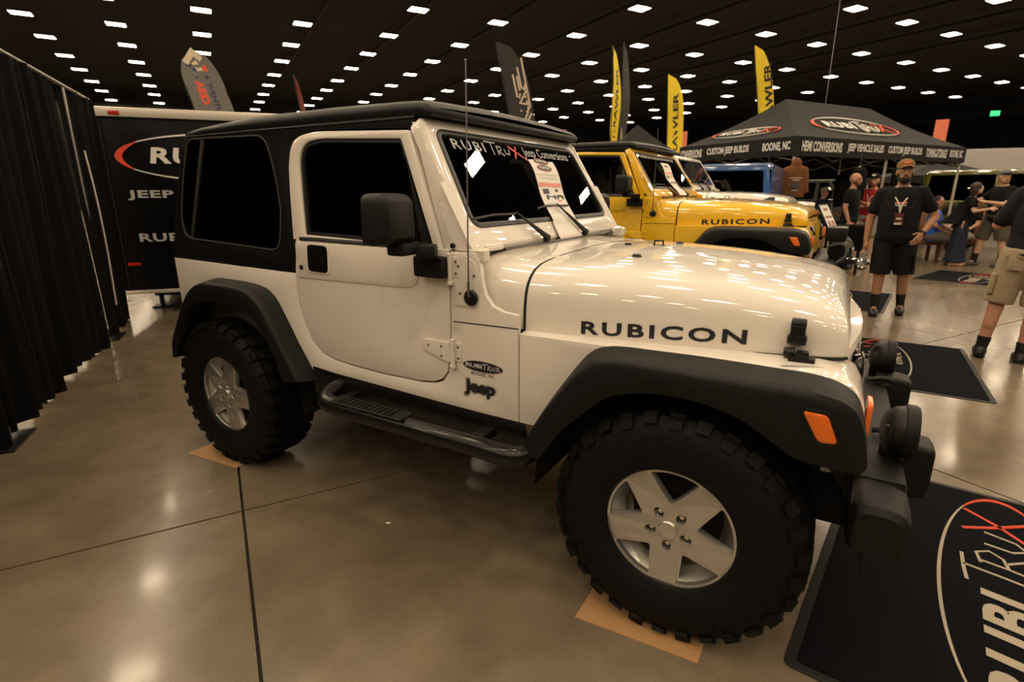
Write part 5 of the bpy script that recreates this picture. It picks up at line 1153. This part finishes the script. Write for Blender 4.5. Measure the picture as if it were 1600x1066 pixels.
def ex6(r, D, HM, k): cap(r, HM, GREYC, BSHIRT)
person('man in grey cap and olive grey shorts holding out his hand to the woman', (5.36, 11.93, 0), R(-62), 1.90,
       dict(er=(-.30, -.14, 1.22), wr=(-.16, -.38, 1.24), el=(.26, -.10, 1.15), wl=(.12, -.34, 1.20), kr=(-.13, -.10, .50), ar=(-.14, -.14, .085), kl=(.13, .06, .50), al=(.15, .16, .085)),
       skin=SKINP, shorts=OLIVES, fat=1.10, hair=HAIRG, beard=mat('sandy_stubble', (.34, .18, .10), .8), head=R(75), sleeve=.6, short_len=1.0, vox=.016, extras=ex6, shoe=mat('grey_shoe', (.06, .055, .05), .6))
person('person in bright blue shirt behind the man in red', (3.00, 12.7, 0), R(-100), 1.70, fa, shirt=BLUES, hair=HAIRB, skin=SKINR, vox=.018, handed=False)
def ex8(r, D, HM, k): cap(r, HM, WHC, WHC)
person('older person in navy shirt and white cap behind the open white jeep', (2.30, 12.2, 0), R(60), 1.58, fa, shirt=NAVY, shorts=NAVY, skin=SKINP, vox=.018, extras=ex8, handed=False)
def ex9(r, D, HM, k): cap(r, HM, REDS, REDS)
person('short person in red cap and pale shirt beside the older person in navy', (2.55, 13.0, 0), R(-30), 1.46, fa, shirt=LGREY, shorts=BSHORT, skin=SKINP, vox=.018, extras=ex9, handed=False)
sitj = dict(pel=(0, .0, .58), ch=(0, .02, .95), nk=(0, .04, 1.14), hd=(0, .01, 1.29), sr=(-.195, .04, 1.07), sl=(.195, .04, 1.07), hr=(-.095, -.02, .56), hl=(.095, -.02, .56), kr=(-.15, -.44, .56), kl=(.15, -.44, .56), ar=(-.17, -.42, .085), al=(.17, -.42, .085))
s1 = dict(sitj); s1.update(er=(-.25, -.05, .82), wr=(-.18, -.30, .68), el=(.25, -.05, .82), wl=(.18, -.30, .68))
person('seated person in bright blue shirt behind the man in the brown cap', (4.42, 12.1, 0), R(70), 1.75, s1, shirt=BLUES, shorts=GREYS, hair=HAIRB, skin=SKINR, vox=.018)
person('seated person with bare knees in grey shorts behind the woman', (5.02, 12.75, 0), R(-35), 1.75, s1, shirt=BSHIRT, shorts=LGREY, hair=HAIRB, skin=SKINP, vox=.018, shoe=SHOEW, sock=SHOEW)
# brown leather seats on display
LEA = mat('tan_leather', (.20, .085, .035), .45, noise=.15, nscale=6)
def leather_seat(label, loc, rz):
    t = thing('leather_seat', label, 'seat', loc, rz, 'brown leather seats on display')
    obj('cushion', box((0, -.05, .44), (.56, .56, .16), .06, 3), LEA, t); b = obj('backrest', box((0, .25, .78), (.54, .15, .62), .06, 3, Matrix.Rotation(R(-12), 3, 'X')), LEA, t)
    obj('headrest', box((0, .33, 1.20), (.30, .11, .20), .04, 3), LEA, b)
    for s in (-1, 1):
        obj('armrest', box((s*.30, .0, .60), (.07, .42, .07), .03, 2), LEA, t)
        for y in (-.25, .2): obj('leg', box((s*.22, y, .18), (.06, .06, .36), .006, 1), mat('wood_leg', (.16, .06, .025), .5), t)
    return t
leather_seat('brown leather seat behind the man in the brown cap, leftmost of three', (4.30, 12.45, 0), R(15)); leather_seat('brown leather seat behind the woman, middle of three', (5.10, 13.05, 0), R(-15)); leather_seat('brown leather seat behind the man in the grey cap, rightmost of three', (6.0, 12.9, 0), R(-25))
# table with black cover, hanging shirts, hoodie, leaning price board
BC = mat('black_table_cover', (.004, .004, .004), .9, spec=.1)
t = thing('display_table', 'low table under a black cover behind the yellow jeep, beside the man in red', 'table', (2.86, 9.30, 0), R(-5))
obj('table_cover', box((0, 0, .66), (.52, .5, .44), .03, 3), BC, t)
for x in (-.2, .2):
    for y in (-.18, .18): obj('leg', cyl((x, y, .23), .015, .46, 'z', 10), BLACK, t)
def garment(label, cat, loc, rz, m, hood=False, z=0, body_m=None):
    t = thing('hanging_'+cat.replace(' ', '_'), label, cat, loc, rz)
    g = [grid([[Vector((a*math.cos(u), b*math.sin(u), zz)) for u in [2*PI*j/20 for j in range(20)]] for zz, a, b in ((-.72, .25, .08), (-.4, .25, .09), (-.15, .25, .10), (-.04, .22, .09), (0, .10, .07))], cv=True, caps=True)]
    for s in (-1, 1): g.append(capsule((s*.20, 0, -.10), (s*.29, -.01, -.58), .075, .05))
    if hood: g.append(ell((0, .0, .05), (.12, .10, .13)))
    o = remesh('garment', join(*g), .02, m, t, 2); fold(o, .012, 2)
    obj('hanger', join(tube([(-.16, 0, -.03), (0, 0, .03), (.16, 0, -.03)], .01, 6), tube([(0, 0, .03), (0, 0, .25)], .004, 5)), STEEL, t)
    return t
HOOD = mat('rust_brown_fleece', (.17, .065, .018), .9, noise=.12, nscale=12)
h_ = garment('rust brown hoodie with white back print hanging from the front tent corner', 'hoodie', (1.86, 9.42, 1.93), R(10), HOOD, True); h_.scale = (.78, .78, .80)
obj('hoodie_print', ([box((x, -.105, z), (w_, .006, .018), .002, 1) for x, z, w_ in ((.02, -.28, .26), (.02, -.33, .16), (.02, -.56, .14))]), WHC, h_)
obj('print_picture', cyl((.02, -.108, -.45), .075, .006, 'y', 20), mat('dark_print', (.06, .06, .065), .6), h_)
for x, y, z, lb in ((2.90, 10.75, 1.92, 'black shirt hanging on the tent frame between the bald man and the man in red'), (3.62, 11.9, 1.95, 'black shirt hanging on the tent frame beside the brown cap'), (2.62, 12.3, 1.85, 'black shirt hanging deeper inside the show tent')):
    garment(lb, 'shirt', (x, y, z), R(72), BC)
pb = thing('price_board', 'white price board leaning on a black stand in front of the open white jeep', 'sign board', (2.58, 6.15, 0), R(-12))
bn = Matrix.Translation((0, 0, 1.06)) @ Matrix.Rotation(R(62), 4, 'Y') @ Matrix.Rotation(R(0), 4, 'X')
BM = Matrix.Translation((.0, 0, 1.045)) @ Matrix.Rotation(R(22), 4, 'Y')
obj('board', xf(box((0, 0, 0), (.06*.25, .42, .52), .003, 1), Matrix.Translation((.02, 0, 1.045)) @ Matrix.Rotation(R(-28), 4, 'Y')), PAPER, pb)
obj('board_frame', xf(join(*[box(c, d, .002, 1) for c, d in (((0, 0, .265), (.02, .45, .02)), ((0, 0, -.265), (.02, .45, .02)), ((0, .22, 0), (.02, .02, .53)), ((0, -.22, 0), (.02, .02, .53)))]), Matrix.Translation((.02, 0, 1.045)) @ Matrix.Rotation(R(-28), 4, 'Y')), BLACK, pb)
obj('board_print', xf(join(*[box((.010, y, z), (.002, w_, h), 0) for y, z, w_, h in ((0, .20, .2, .04), (0, .09, .34, .03), (-.08, -.01, .12, .08), (.1, -.01, .12, .08), (-.05, -.14, .2, .015), (-.05, -.18, .2, .015))]), Matrix.Translation((.02, 0, 1.045)) @ Matrix.Rotation(R(-28), 4, 'Y')), mat('grey_red_print', (.35, .16, .14), .6), pb)
obj('stand_pole', cyl((0, 0, .45), .015, .9, 'z', 10), BLACK, pb); obj('stand_foot', cyl((0, 0, .01), .17, .02, 'z', 24), BLACK, pb)
